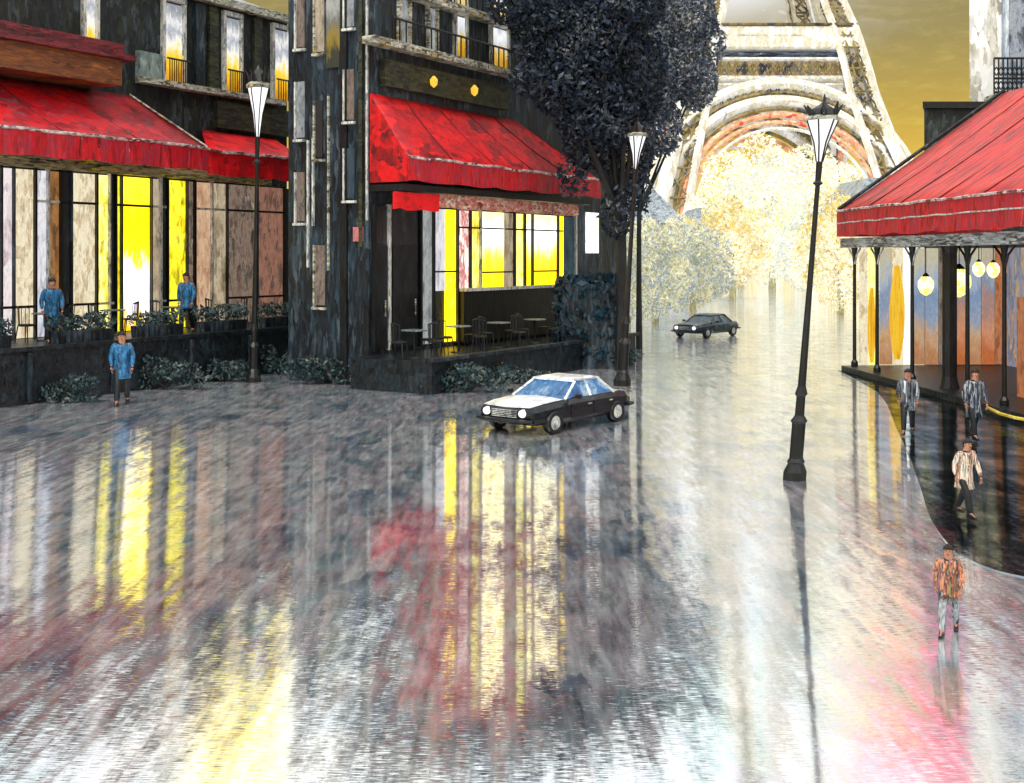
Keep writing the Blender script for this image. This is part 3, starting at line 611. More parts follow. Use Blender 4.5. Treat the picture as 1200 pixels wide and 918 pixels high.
MB().lathe([(.2, 0), (.27, .5), (.3, .55), (.26, .56)], fp, 14).build('pot', M['dark_navy'], r)
v, f = leaves([(fp+Vector((0, 0, .95)), (.36, .36, .34))], 260, .06, random.Random(4)); MB().add(v, f).build('blossom', fl_m, r)
MB().tube(fp+Vector((0, 0, .5)), fp+Vector((0, 0, .9)), .03, .02).build('stem', M['bark'], r)

# ================================================================== PAVILION (right)
FR = Fac((10.66, 37.3), (-.0648, 1.0))    # u grows away from the viewer, n points right; street side is -n
def PR(u, v, z): return FR.p(u, -v, z)     # v outward to the street
def rbox(mb, u0, u1, v0, v1, z0, z1):
    b = [PR(u0, v0, z0), PR(u1, v0, z0), PR(u1, v1, z0), PR(u0, v1, z0)]
    return mb.hexa(b, [p+Vector((0, 0, z1-z0)) for p in b])
class FRo(Fac):
    def p(s, u, v, z): return PR(u, v, z)
FRO = FRo((10.66, 37.3), (-.0648, 1.0))
pa = thing('cafe_pavilion', PR(-6, -2, 0), 'open café pavilion on thin black posts under a sloping red canopy, right side', 'pavilion')
uN, uFr = -17.0, .1
canvas(FRO, ((uN, -4.9, 8.75), (uFr, -4.9, 8.75)), ((uN, .45, 5.0), (uFr, .45, 5.0)), .12, 18, 9).build('canopy', paint('scarlet canopy', ['#7a0812', '#c40a16', '#ee1414', '#a3101e', '#e8452a', '#d30c16'], (.28, 1.5, .28), .5, .8, flecks='#3a1a1c', fleck=.69, fine=4, bdist=.07), pa, smooth=True)
mb = MB(); mb.path([PR(uFr, -4.9, 8.82), PR(uFr, .45, 5.05)], .06, 5); mb.build('canopy_seam', M['dark_wall'], pa)
for k in range(1, 7):
    uu = uFr+(uN-uFr)*k/7; mb = MB().path([PR(uu, -4.9+5.35*t, 8.77+(5.0-8.75)*t-.12*math.sin(math.pi*t)) for t in [q/8 for q in range(9)]], .02, 5); mb.build('canopy_rib', seam_m, pa)
mb = valance(FRO, uN, uFr, .46, 4.18, 5.0, 50, wave=.03); mb.build('valance', M['red_val'], pa)
mb = MB(); mb.path([PR(uFr+(uN-uFr)*i/30, .5, 4.62+random.uniform(-.015, .015)) for i in range(31)], .022, 5); mb.build('valance_piping', M['trim'], pa)
mb = MB(); mb.path([PR(uFr+(uN-uFr)*i/30, .5, 5.0+random.uniform(-.02, .02)) for i in range(31)], .04, 5); mb.build('hem_rail', M['red_trim'], pa)
mb = MB(); quadprism(mb, [PR(uFr, .46, 5.0), PR(uFr, .46, 4.2), PR(uFr, -4.8, 4.2), PR(uFr, -4.8, 5.0)], (0, -.04, 0)); mb.build('valance', M['red_val'], pa)
mb = MB(); rbox(mb, uN, uFr-.1, .1, .42, 3.85, 4.14); mb.build('gutter', paint('wet gutter', ['#1b2026', '#5d666c', '#c9cfd0', '#20262c', '#8f9a9e'], (1, .6, 4), .35, .8), pa)
mb = MB(); rbox(mb, uN, uFr-.1, -4.8, .05, 3.86, 4.05); mb.build('soffit', M['dark_wall'], pa)
for D in (37.2, 35.3, 32.7, 29.3, 27.4, 25.6, 23.5):
    u = D-37.3; mb = MB(); mb.lathe([(.11, 0), (.11, .12), (.06, .2), (.05, 3.4), (.09, 3.6), (.14, 3.84)], PR(u, 0, .17), 8); mb.build('post', M['black'], pa)
    mb = MB(); mb.path([PR(u, 0, 3.3), PR(u-.18, 0, 3.62), PR(u-.5, 0, 3.83)], .03, 5); mb.path([PR(u, 0, 3.3), PR(u+.18, 0, 3.62), PR(u+.5, 0, 3.83)], .03, 5); mb.build('bracket', M['trim'] if D > 30 else M['black'], pa)
mb = MB(); mb.lathe([(.26, 0), (.22, .15), (.19, .3), (.19, 3.5), (.26, 3.85)], PR(31.0-37.3, -.3, .17), 10); mb.build('column', M['black'], pa)
mb = MB(); rbox(mb, uN, uFr, -4.9, .35, .0, .17); mb.build('floor', M['terrace'], pa)
mb = MB(); ypts = [ground(1158, 478, .2), ground(1172, 485, .2), ground(1190, 490, .2), ground(1215, 494, .2), ground(1260, 500, .2)]
mb.path([p for p in ypts], .035, 5)
yo = mb.build('edge_strip', paint('yellow edge paint', ['#c9a60c', '#f2d43a', '#fff0a0'], (2, 2, 2)), pa)
# far end: panels, curtains
ends = [(1006, 1017, 'cream'), (1017, 1028, 'lemon'), (1030, 1046, 'blue'), (1046, 1058, 'cream'), (1058, 1069, 'white'), (1070, 1084, 'blue'), (1084, 1100, 'blue'), (1100, 1116, 'umber'),
        (1116, 1132, 'peach'), (1132, 1150, 'blue'), (1150, 1166, 'peach'), (1166, 1184, 'brick')]
for x0, x1, k in ends:
    X0, X1 = xat(x0, 37.45), xat(x1, 37.45)
    zr = {'blue': (0.2, 3.8, ['#c98f62', '#d9b48c', '#9fb0c8', '#8ea6c6', '#b9c8d8', '#d9d2b8']), 'peach': (0.2, 3.8, ['#c9703a', '#d99a72', '#b98e80', '#8ea0ba', '#c9c0a8'])}.get(k)
    mb = MB().box(X0+.02, X1-.02, 37.42, 37.48, .2, 3.84); mb.build('window', glow('pavilion glass '+k, GL[k][0], GL[k][1]*1.05, zr=zr) if zr else gm(k), pa)
for x, hw, z0, z1 in ((1022, .13, .3, 2.6), (1052, .24, .4, 3.3)):
    X = xat(x, 36.9); secs = []
    for i in range(9):
        t = i/8; wv = hw*(.35+.65*math.sin(math.pi*min(1, t*1.05))**.7)
        zz = z0+(z1-z0)*t; secs.append([(X-wv, 36.95, zz), (X-wv*.4, 36.86, zz), (X+wv*.1, 36.97, zz), (X+wv*.6, 36.86, zz), (X+wv, 36.95, zz), (X, 37.05, zz)])
    MB().loft(secs).build('curtain', glow('golden curtain', ['#c9920c', '#f0b818', '#f7cf3a', '#b98408'], 1.0, (9, 9, .6)), pa, smooth=True)
# back wall and brick pier nearer the right edge, room light put in as emission
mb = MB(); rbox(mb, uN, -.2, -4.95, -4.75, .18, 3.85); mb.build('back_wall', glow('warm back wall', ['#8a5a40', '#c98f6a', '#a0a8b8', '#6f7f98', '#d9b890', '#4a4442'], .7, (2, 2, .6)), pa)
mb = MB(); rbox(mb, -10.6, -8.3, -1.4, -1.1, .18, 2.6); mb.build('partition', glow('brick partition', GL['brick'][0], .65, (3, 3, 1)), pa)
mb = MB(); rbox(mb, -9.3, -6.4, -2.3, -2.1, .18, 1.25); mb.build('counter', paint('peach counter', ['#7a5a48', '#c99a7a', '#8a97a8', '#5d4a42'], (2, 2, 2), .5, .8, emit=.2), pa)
gl_m = glow('globe lamp', ['#fff6c8', '#ffe23a', '#fff9e8', '#f2cf1c'], 1.5, (4, 4, 4))
for i, (px, py, D, s) in enumerate(((1085, 334, 33.5, .24), (1124, 330, 32.0, .34), (1147, 315, 30.5, .17), (1164, 316, 29.6, .17))):
    X, Z = xat(px, D), zat(py, D)
    r = thing('hanging_lamp', (X, D, Z), ['yellow lamp hanging left of the thick black column in the pavilion', 'large white and yellow globe lamp hanging right of the thick black column', 'small yellow lamp under the canopy, left of the small pair', 'small yellow lamp under the canopy, right of the small pair'][i], 'lamp', 'lamps hanging in the pavilion')
    MB().lathe([(.03, -s*1.25), (s*.6, -s*.95), (s*.92, -s*.3), (s*.9, s*.4), (s*.5, s*.95), (.05, s*1.15)], (X, D, Z), 12).build('globe', gl_m, r, smooth=True)
    MB().lathe([(s*.5, s*.93), (s*.3, s*1.2), (.03, s*1.4)], (X, D, Z), 10).build('cap', M['black'], r)
    MB().tube((X, D, Z+s*1.35), (X, D, 3.87), .012, n=4).build('cord', M['black'], r)
# building behind the pavilion
bw = thing('apartment_building', (20, 45, 0), 'tall white building with black balcony above a dark ground floor, top right corner', 'building')
Xa = xat(1083, 42)
MB().prism([(Xa, 42), (34, 42), (38, 58), (Xa*58/42+.8, 58)], 0, 8.75).build('ground_floor', M['dark_wall'], bw)
mb = MB().prism([(Xa-.12, 41.8), (34, 41.8), (38, 58), (Xa*58/42+.7, 58)], 8.77, 9.0); mb.build('parapet', M['black'], bw)
Xb = xat(1136, 43)
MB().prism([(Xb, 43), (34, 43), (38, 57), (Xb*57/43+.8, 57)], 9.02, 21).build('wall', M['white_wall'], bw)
MB().prism([(Xb-.3, 42.7), (34.4, 42.7), (38, 57.4), (Xb*57/43+.6, 57.4)], 21.02, 21.5).build('cornice', M['ledge'], bw)
MB().hexa([(Xb, 43, 21.52), (34, 43, 21.52), (34, 57, 21.52), (Xb+6, 57, 21.52)], [(Xb+4, 45, 24), (32, 45, 24), (32, 55, 24), (Xb+7, 55, 24)]).build('roof', M['zinc'], bw)
for px0, px1, za, zb in ((1182, 1212, 9.6, 12.9), (1182, 1212, 14.4, 17.6), (1240, 1270, 9.6, 12.9), (1240, 1270, 14.4, 17.6)):
    mb = MB().box(xat(px0, 42.9), xat(px1, 42.9), 42.93, 42.998, za, zb); pn = mb.build('window', glow('slate window', ['#20262e', '#59636e', '#9aa8b8', '#d0d6dc', '#39424c'], .7), bw)
    mb = MB().box(xat(px0, 42.9)-.22, xat(px0, 42.9)-.01, 42.86, 42.995, za, zb); mb.box(xat(px1, 42.9)+.01, xat(px1, 42.9)+.22, 42.86, 42.995, za, zb); mb.build('frame', paint('blue grey shutters', ['#8ea2bc', '#c3d0de', '#f4f6f8'], (3, 3, .6), .5, .7), pn)
mb = MB(); xA, xB, yB = xat(1166, 42), xat(1300, 42), 42.0
MB().box(xA, xB, yB, 42.95, 9.04, 9.3).build('balcony_slab', M['ledge'], bw)
for i in range(26):
    X = xA+(xB-xA)*i/25; mb.tube((X, yB+.08, 9.3), (X, yB+.08, 10.55), .03, n=4)
    if i < 25:
        Y = X+(xB-xA)/50; mb.path([(Y-.09, yB+.08, 9.6), (Y, yB+.08, 9.75), (Y+.09, yB+.08, 9.6), (Y, yB+.08, 9.45), (Y-.09, yB+.08, 9.6)], .022, 4)
        mb.path([(Y-.09, yB+.08, 10.1), (Y, yB+.08, 10.25), (Y+.09, yB+.08, 10.1), (Y, yB+.08, 9.95), (Y-.09, yB+.08, 10.1)], .022, 4)
for zz in (9.36, 9.85, 10.56): mb.tube((xA, yB+.08, zz), (xB, yB+.08, zz), .04, n=4)
mb.build('balcony_rail', M['black'], bw)

# ================================================================== TOWER
TD, TF = 480.0, 428.0
TX = xat(926, TF); KT = F/TF
def tz(py): return zat(py, TF)
def th(px): return px/KT
tw = thing('lattice_tower', (TX, TD, 0), 'giant pale lattice iron tower with white arch and platforms behind the avenue', 'tower')
hb = th(176)                      # half width at the ground
prof = [(0, hb, th(44)), (tz(205), th(146), th(36)), (tz(100), th(116), th(30)), (tz(60), th(108), th(28)), (tz(20), th(98), th(27)), (tz(-40), th(78), th(22)), (tz(-120), th(58), th(20)), (tz(-250), th(36), th(17)), (tz(-420), th(20), th(9))]
def lerp_prof(z):
    for a, b in zip(prof, prof[1:]):
        if z <= b[0]: t = (z-a[0])/(b[0]-a[0]); return a[1]+(b[1]-a[1])*t, a[2]+(b[2]-a[2])*t
    return prof[-1][1:]
ztop = prof[-1][0]
for sx in (-1, 1):
    for sy in (-1, 1):
        mb, mb2 = MB(), MB(); zs = [0]
        while zs[-1] < ztop-1: zs.append(min(ztop, zs[-1]+max(5, lerp_prof(zs[-1])[1]*.95)))
        def corners(z):
            h, wd = lerp_prof(z); i = h-wd
            return [Vector((TX+sx*a, TD+sy*b, z)) for a, b in ((h, h), (i, h), (i, i), (h, i))]
        for z0, z1 in zip(zs, zs[1:]):
            c0, c1_ = corners(z0), corners(z1)
            for k in range(4):
                mb.tube(c0[k], c1_[k], 1.5 if sy < 0 else 1.0, n=4)
                mb2.tube(c0[k], c1_[(k+1) % 4], .42, n=4); mb2.tube(c0[(k+1) % 4], c1_[k], .42, n=4); mb2.tube(c1_[k], c1_[(k+1) % 4], .5, n=4)
            if sy < 0:
                for q in (.33, .66): mb2.tube(c0[0].lerp(c0[1], q), c1_[0].lerp(c1_[1], q), .5, n=4)
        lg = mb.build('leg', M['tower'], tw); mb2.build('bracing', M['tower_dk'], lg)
def arch(axis, side):
    mb, mo, ms = MB(), MB(), MB(); cz = tz(254); hw = lerp_prof(cz)[0]
    rings = [(th(164), 2.4, mb), (th(153), .9, ms), (th(143), 2.2, mb), (th(133), .8, ms), (th(125), 1.1, mo), (th(116), .8, mo), (th(108), .6, mb)]
    def pt(r, a):
        z = cz+r*math.sin(a); off = lerp_prof(max(0, z))[0]-1.5
        return Vector((TX+r*math.cos(a), TD+side*off, z)) if axis == 'x' else Vector((TX+side*off, TD+r*math.cos(a), z))
    for r, rad, tgt in rings:
        q = MB().path([pt(r, math.pi*i/48) for i in range(49)], rad, 4)
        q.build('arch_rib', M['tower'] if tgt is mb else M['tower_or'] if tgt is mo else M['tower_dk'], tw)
    for i in range(49):
        a = math.pi*i/48; ms.tube(pt(rings[0][0], a), pt(rings[2][0], a), .35, n=4)
        if i < 48: ms.tube(pt(rings[0][0], a), pt(rings[2][0], a+math.pi/48), .3, n=4)
    ms.build('arch_lattice', M['tower_dk'], tw)
for s in (-1, 1): arch('x', s); arch('y', s)
def deck(z0, z1, h, name, mat):
    mb = MB().box(TX-h, TX+h, TD-h, TD+h, z0, z1); return mb.build(name, mat, tw, bevel=.6)
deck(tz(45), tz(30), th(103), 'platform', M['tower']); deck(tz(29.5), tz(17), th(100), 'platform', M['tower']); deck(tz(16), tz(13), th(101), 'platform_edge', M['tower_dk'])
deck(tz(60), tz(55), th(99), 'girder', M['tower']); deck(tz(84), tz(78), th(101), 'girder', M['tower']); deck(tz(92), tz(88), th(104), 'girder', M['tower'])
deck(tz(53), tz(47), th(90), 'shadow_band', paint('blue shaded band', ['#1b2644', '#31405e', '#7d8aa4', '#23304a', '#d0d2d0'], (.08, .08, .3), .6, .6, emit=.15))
mb = MB(); z0, z1, h = tz(77), tz(61), th(100)
for s in (-1, 1):
    for i in range(20):
        a, b = -h+2*h*i/20, -h+2*h*(i+1)/20
        for ax in (0, 1):
            P = (lambda q, z: Vector((TX+q, TD+s*h, z))) if ax == 0 else (lambda q, z: Vector((TX+s*h, TD+q, z)))
            mb.tube(P(a, z0), P(b, z1), .55, n=4); mb.tube(P(b, z0), P(a, z1), .55, n=4); mb.tube(P(a, z0), P(a, z1), .5, n=4)
mb.build('frieze', M['tower_dk'], tw)
deck(tz(76), tz(62), th(93), 'frieze_backing', paint('amber glowing frieze', ['#b9a878', '#e6dcb4', '#d9ac7a', '#8a8c94', '#f0e8cc', '#d9704a'], (.25, .25, .25), .6, .6, emit=.3))  # amber light put into the backing as emission
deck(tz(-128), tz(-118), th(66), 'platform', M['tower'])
mb = MB(); mb.tube((TX, TD, ztop-2), (TX, TD, ztop+90), th(17), 1.2, 8); mb.build('spire', M['tower_dk'], tw)

# ================================================================== TREES
def tree(p, blobs, mat, cnt, size, label, name='tree', trunk_r=.22, fork=None, group=None, seed=1, limb=True, flat=0.0, bark='bark'):
    rnd = random.Random(seed); p = Vector(p); r = thing(name, p, label, 'tree', group)
    top = Vector((p.x, p.y, fork if fork else p.z+2)); mb = MB()
    pts = [p, p.lerp(top, .5)+Vector((rnd.uniform(-.1, .1), 0, 0)), top]; mb.path(pts, [trunk_r*1.3, trunk_r, trunk_r*.85], 8)
    for c, rr in blobs[:10]:
        c = Vector(c); mid = top.lerp(c, .5)+Vector((rnd.uniform(-.3, .3), rnd.uniform(-.3, .3), rnd.uniform(0, .4)))
        mb.path([top-Vector((0, 0, .3)), mid, c], [trunk_r*.6, trunk_r*.38, trunk_r*.12], 6)
    mb.build('trunk', M[bark], r)
    v, f = leaves(blobs, cnt, size, rnd, flat=flat); MB().add(v, f).build('crown', mat, r); return r
dk = leafmat('blue black foliage', ['#06080c', '#0a0e14', '#131c26', '#1f2d40', '#2c3c4e', '#0c1016', '#3a4856', '#141b22', '#24416a', '#5d6872', '#1a222c', '#8a9298', '#2c3a48', '#10151c'], 0, .2, .62, .9)
D = 37.6
def bl(px, py, rx, ry, D, dy=0.0): return (Vector((xat(px, D), D+dy, zat(py, D))), (rx*D/F, rx*D/F, ry*D/F))
tree((xat(728, D), D, 0), [bl(690, 50, 62, 60, D), bl(660, 95, 48, 45, D, -.5), bl(700, 130, 52, 50, D), bl(735, 90, 50, 60, D, .6), bl(735, 185, 34, 46, D, 1), bl(640, 25, 45, 45, D, -.5), bl(690, 165, 30, 36, D, .5), bl(720, 10, 60, 36, D), bl(742, 225, 24, 34, D, .5), bl(645, 70, 26, 30, D, -1), bl(622, 100, 26, 20, D, -1.2), bl(668, 205, 16, 26, D), bl(722, 250, 22, 30, D), bl(600, 12, 30, 26, D, -1), bl(665, 12, 30, 16, D), bl(612, 68, 16, 12, D, -1.2), bl(700, 190, 14, 14, D), bl(680, 215, 10, 14, D), bl(756, 150, 14, 20, D), bl(745, 30, 16, 20, D)],
     dk, 30000, .078, 'large blue-black tree between the middle café and the lattice tower', trunk_r=.17, fork=4.9, seed=5)
sl = leafmat('slate blue foliage', ['#1a222c', '#3a4656', '#5d6a7a', '#12181f', '#7d8894', '#2c3c54', '#a9b0b6', '#24466e', '#4d5864', '#d0d2d0', '#1c2630', '#8a8c84', '#34506e'], .05, .2, .6, .9)
D = 46.0
tree((xat(749, D), D, 0), [bl(765, 30, 42, 44, D), bl(800, 20, 40, 46, D), bl(790, 75, 40, 44, D), bl(760, 110, 34, 40, D), bl(815, 95, 26, 36, D), bl(775, 150, 26, 34, D), bl(835, 50, 16, 26, D), bl(752, 170, 20, 30, D)],
     sl, 17000, .085, 'slate blue tree with pale flecks touching the left side of the lattice tower', trunk_r=.1, fork=5.5, seed=9)
tl = leafmat('teal hedge', ['#060b10', '#0d1c28', '#16384c', '#1d4d68', '#0a1118', '#2b5a70', '#0c1620', '#6d8890'], 0, .2)
D = 38.5
hp = Vector((xat(692, D), D, 0)); r = thing('hedge', hp, 'tall dark teal hedge at the right end of the middle terrace', 'hedge')
MB().box(hp.x-.95, hp.x+.8, D-.5, D+.5, 0, 2.7).build('stem_core', M['dark_navy'], r)
v, f = leaves([(hp+Vector((q, 0, zz)), (.42, .62, .5)) for q in (-.75, -.25, .25, .7) for zz in (.4, 1.1, 1.8, 2.5)], 4200, .12, random.Random(8)); MB().add(v, f).build('foliage', tl, r)
# golden avenue
gold = leafmat('golden glowing foliage', ['#b9a04a', '#dcc050', '#ece0a8', '#f6f2e0', '#ffffff', '#cfc8a8', '#f2ecd0', '#e6c83c', '#a9ac98', '#e8dfae', '#ffffff'], .42, .3, .72, .3)  # glow of lit leaves put in as emission
pale = leafmat('pale haze toned foliage', ['#cfcdbc', '#e6e4da', '#ffffff', '#ece2b8', '#c9ccc8', '#b9c0c0', '#fbfaf2', '#e6cf70', '#f4f4f0', '#cfc8a8', '#ffffff', '#d8dce0'], .72, .3, .8, .12)  # for trees added in place of bright haze, glowing by emission
bluish = leafmat('blue grey haze toned foliage', ['#8a9ab0', '#a9b4bc', '#d0ccac', '#9fada4', '#dcdcd2', '#8496ae', '#e6dca4', '#efecd6', '#b0bab6', '#ecd670', '#7486a4'], .46, .3, .72, .4)  # haze painted into leaf colour and emission
M['bark_pale'] = paint('haze toned bark', ['#8a866a', '#b5ae8a', '#d0c8a0'], (2, 2, .6), .7, .8, emit=.2)  # bark paled and made to glow to imitate haze
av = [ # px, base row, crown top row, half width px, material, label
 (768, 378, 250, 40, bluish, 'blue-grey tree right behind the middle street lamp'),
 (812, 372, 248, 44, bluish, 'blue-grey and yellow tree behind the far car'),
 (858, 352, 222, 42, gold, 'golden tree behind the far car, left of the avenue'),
 (905, 340, 150, 50, pale, 'pale glowing tree standing in for haze in the middle of the avenue under the arch'),
 (950, 345, 218, 44, pale, 'whitish tree standing in for haze just left of the right street lamp head height'),
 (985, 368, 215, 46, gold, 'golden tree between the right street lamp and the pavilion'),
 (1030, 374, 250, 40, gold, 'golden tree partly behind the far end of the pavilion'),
 (868, 330, 172, 52, pale, 'far pale tree standing in for haze beneath the left half of the arch'),
 (962, 328, 165, 54, pale, 'far pale tree standing in for haze beneath the right half of the arch'),
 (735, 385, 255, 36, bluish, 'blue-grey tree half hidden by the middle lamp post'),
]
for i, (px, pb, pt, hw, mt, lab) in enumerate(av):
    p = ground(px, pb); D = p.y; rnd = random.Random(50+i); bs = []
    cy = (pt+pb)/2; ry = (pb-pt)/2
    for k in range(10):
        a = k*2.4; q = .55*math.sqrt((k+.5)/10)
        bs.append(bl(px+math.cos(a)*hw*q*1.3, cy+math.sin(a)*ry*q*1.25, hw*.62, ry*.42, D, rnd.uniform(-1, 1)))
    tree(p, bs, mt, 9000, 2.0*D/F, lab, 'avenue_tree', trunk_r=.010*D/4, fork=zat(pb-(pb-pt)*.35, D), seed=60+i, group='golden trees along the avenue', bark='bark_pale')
# distant houses closing the avenue
def house(px0, px1, ptop, D, mat, label, wm):
    X0, X1, Z = xat(px0, D), xat(px1, D), zat(ptop, D)
    r = thing('distant_building', ((X0+X1)/2, D+5, 0), label, 'building', 'hazy buildings closing the avenue')
    MB().box(X0, X1, D, D+14, 0, Z).build('wall', mat, r)
    MB().hexa([(X0-.3, D-.3, Z+.02), (X1+.3, D-.3, Z+.02), (X1+.3, D+14, Z+.02), (X0-.3, D+14, Z+.02)], [(X0+2, D+3, Z+3), (X1-2, D+3, Z+3), (X1-2, D+11, Z+3), (X0+2, D+11, Z+3)]).build('roof', M['zinc'], r)
    nx = max(2, int((X1-X0)/3)); nz = max(2, int(Z/3.3))
    for i in range(nx):
        for j in range(nz):
            x = X0+(X1-X0)*(i+.5)/nx; zz = 1+(Z-1)*(j+.1)/nz
            MB().box(x-.55, x+.55, D-.08, D-.004, zz, zz+1.9).build('window', gm(wm[(i*3+j) % len(wm)]), r)
hz1 = paint('haze toned blue wall', ['#8a96a6', '#b3b8b8', '#c9c3a4', '#9aa6b4'], (.3, .3, .12), .7, .8, emit=.3)  # distance haze put into wall colour and emission
hz2 = paint('haze toned cream wall', ['#e6dcb4', '#fbf6e2', '#d9c070', '#f2e8c4'], (.3, .3, .12), .7, .8, emit=.45)  # bright haze painted in, wall glows slightly
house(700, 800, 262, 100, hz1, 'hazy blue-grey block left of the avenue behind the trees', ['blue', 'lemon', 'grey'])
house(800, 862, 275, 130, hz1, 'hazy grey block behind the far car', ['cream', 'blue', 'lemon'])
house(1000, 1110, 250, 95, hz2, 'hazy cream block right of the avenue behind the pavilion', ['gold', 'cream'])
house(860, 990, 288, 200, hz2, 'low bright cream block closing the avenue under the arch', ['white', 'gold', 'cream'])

# ================================================================== STREET LAMPS
lampglass = glow('lantern glass', ['#c9cdd2', '#ffffff', '#f2f4f6', '#ffffff', '#8d949c'], 1.25, (6, 6, 1.2))
def lamp(top, basep, lab, s, headpx, rpole=.05, wide=.3):
    """slender iron lamp: stepped foot, thin leaning pole, tapering glass lantern with spiked crown"""
    D = basep.y; H = zat(top[1], D); X1 = xat(top[0], D); lean = (X1-basep.x)/H
    r = thing('street_lamp', basep, lab, 'street lamp', 'iron street lamps')
    tv = Vector((lean, 0, 0)); hh = headpx*D/F             # lantern height
    zb = H-hh*1.28
    P = lambda z: basep+tv*z+Vector((0, 0, z))
    def la(prof, nm, m_, n=10):
        mb = MB(); mb.lathe(prof, basep, n, top=tv); return mb.build(nm, m_, r)
    la([(.22*s, 0), (.22*s, .15*s), (.15*s, .3*s), (.17*s, .34*s), (.13*s, .4*s), (.13*s, 1.05*s), (.16*s, 1.1*s), (.09*s, 1.2*s), (.085*s, 1.55*s), (.12*s, 1.6*s), (rpole*1.1, 1.75*s)], 'foot', M['black'])
    la([(rpole*1.1, 1.7*s), (rpole*.8, zb*.6), (rpole*.62, zb-.02)], 'pole', M['black'], 8)
    la([(rpole*.62, zb-.5*hh), (rpole*1.5, zb-.45*hh), (rpole*.8, zb-.4*hh), (rpole*.9, zb)], 'collar', M['black'], 8)
    wtop = hh*wide
    la([(wtop*.18, zb), (wtop*.42, zb+hh*.4), (wtop*.95, zb+hh*.86)], 'lantern_glass', lampglass, 6)
    mb = MB()
    for i in range(6):
        a = math.pi*2*i/6; mb.path([P(zb)+Vector((wtop*.2*math.cos(a), wtop*.2*math.sin(a), 0)), P(zb+hh*.4)+Vector((wtop*.44*math.cos(a), wtop*.44*math.sin(a), 0)), P(zb+hh*.86)+Vector((wtop*.98*math.cos(a), wtop*.98*math.sin(a), 0))], .016*s, 4)
    mb.build('lantern_frame', M['black'], r)
    la([(wtop*1.12, zb+hh*.865), (wtop*1.15, zb+hh*.92), (wtop*.9, zb+hh*.97)], 'rim', M['ledge'], 6)
    la([(wtop*.95, zb+hh*.972), (wtop*.75, zb+hh*1.1), (wtop*.25, zb+hh*1.2), (wtop*.06, zb+hh*1.28)], 'cap', M['black'], 6)
    mb = MB()
    for i in range(6):
        a = math.pi*2*i/6+.3; c = P(zb+hh*.99); e = Vector((math.cos(a), math.sin(a), 0))
        mb.tube(c+e*wtop*.8, c+e*wtop*random.uniform(1.0, 1.4)+Vector((0, 0, hh*random.uniform(.16, .32))), wtop*.22, .01, 5)
    mb.tube(P(zb+hh*1.2), P(zb+hh*1.42), wtop*.12, .01, 5); mb.build('crown', M['black'], r)
    return r
lamp((303, 76), ground(297, 448), 'tall black street lamp with white lantern in front of the left café', .95, 66, .075, .19)
lamp((748, 142), ground(729, 452), 'black street lamp standing behind the parked car beside the dark tree', 1.1, 44, .08, .24)
lamp((966, 118), ground(931, 562), 'nearest black street lamp leaning right with a spiked crown before the tower', .86, 56, .06, .33)

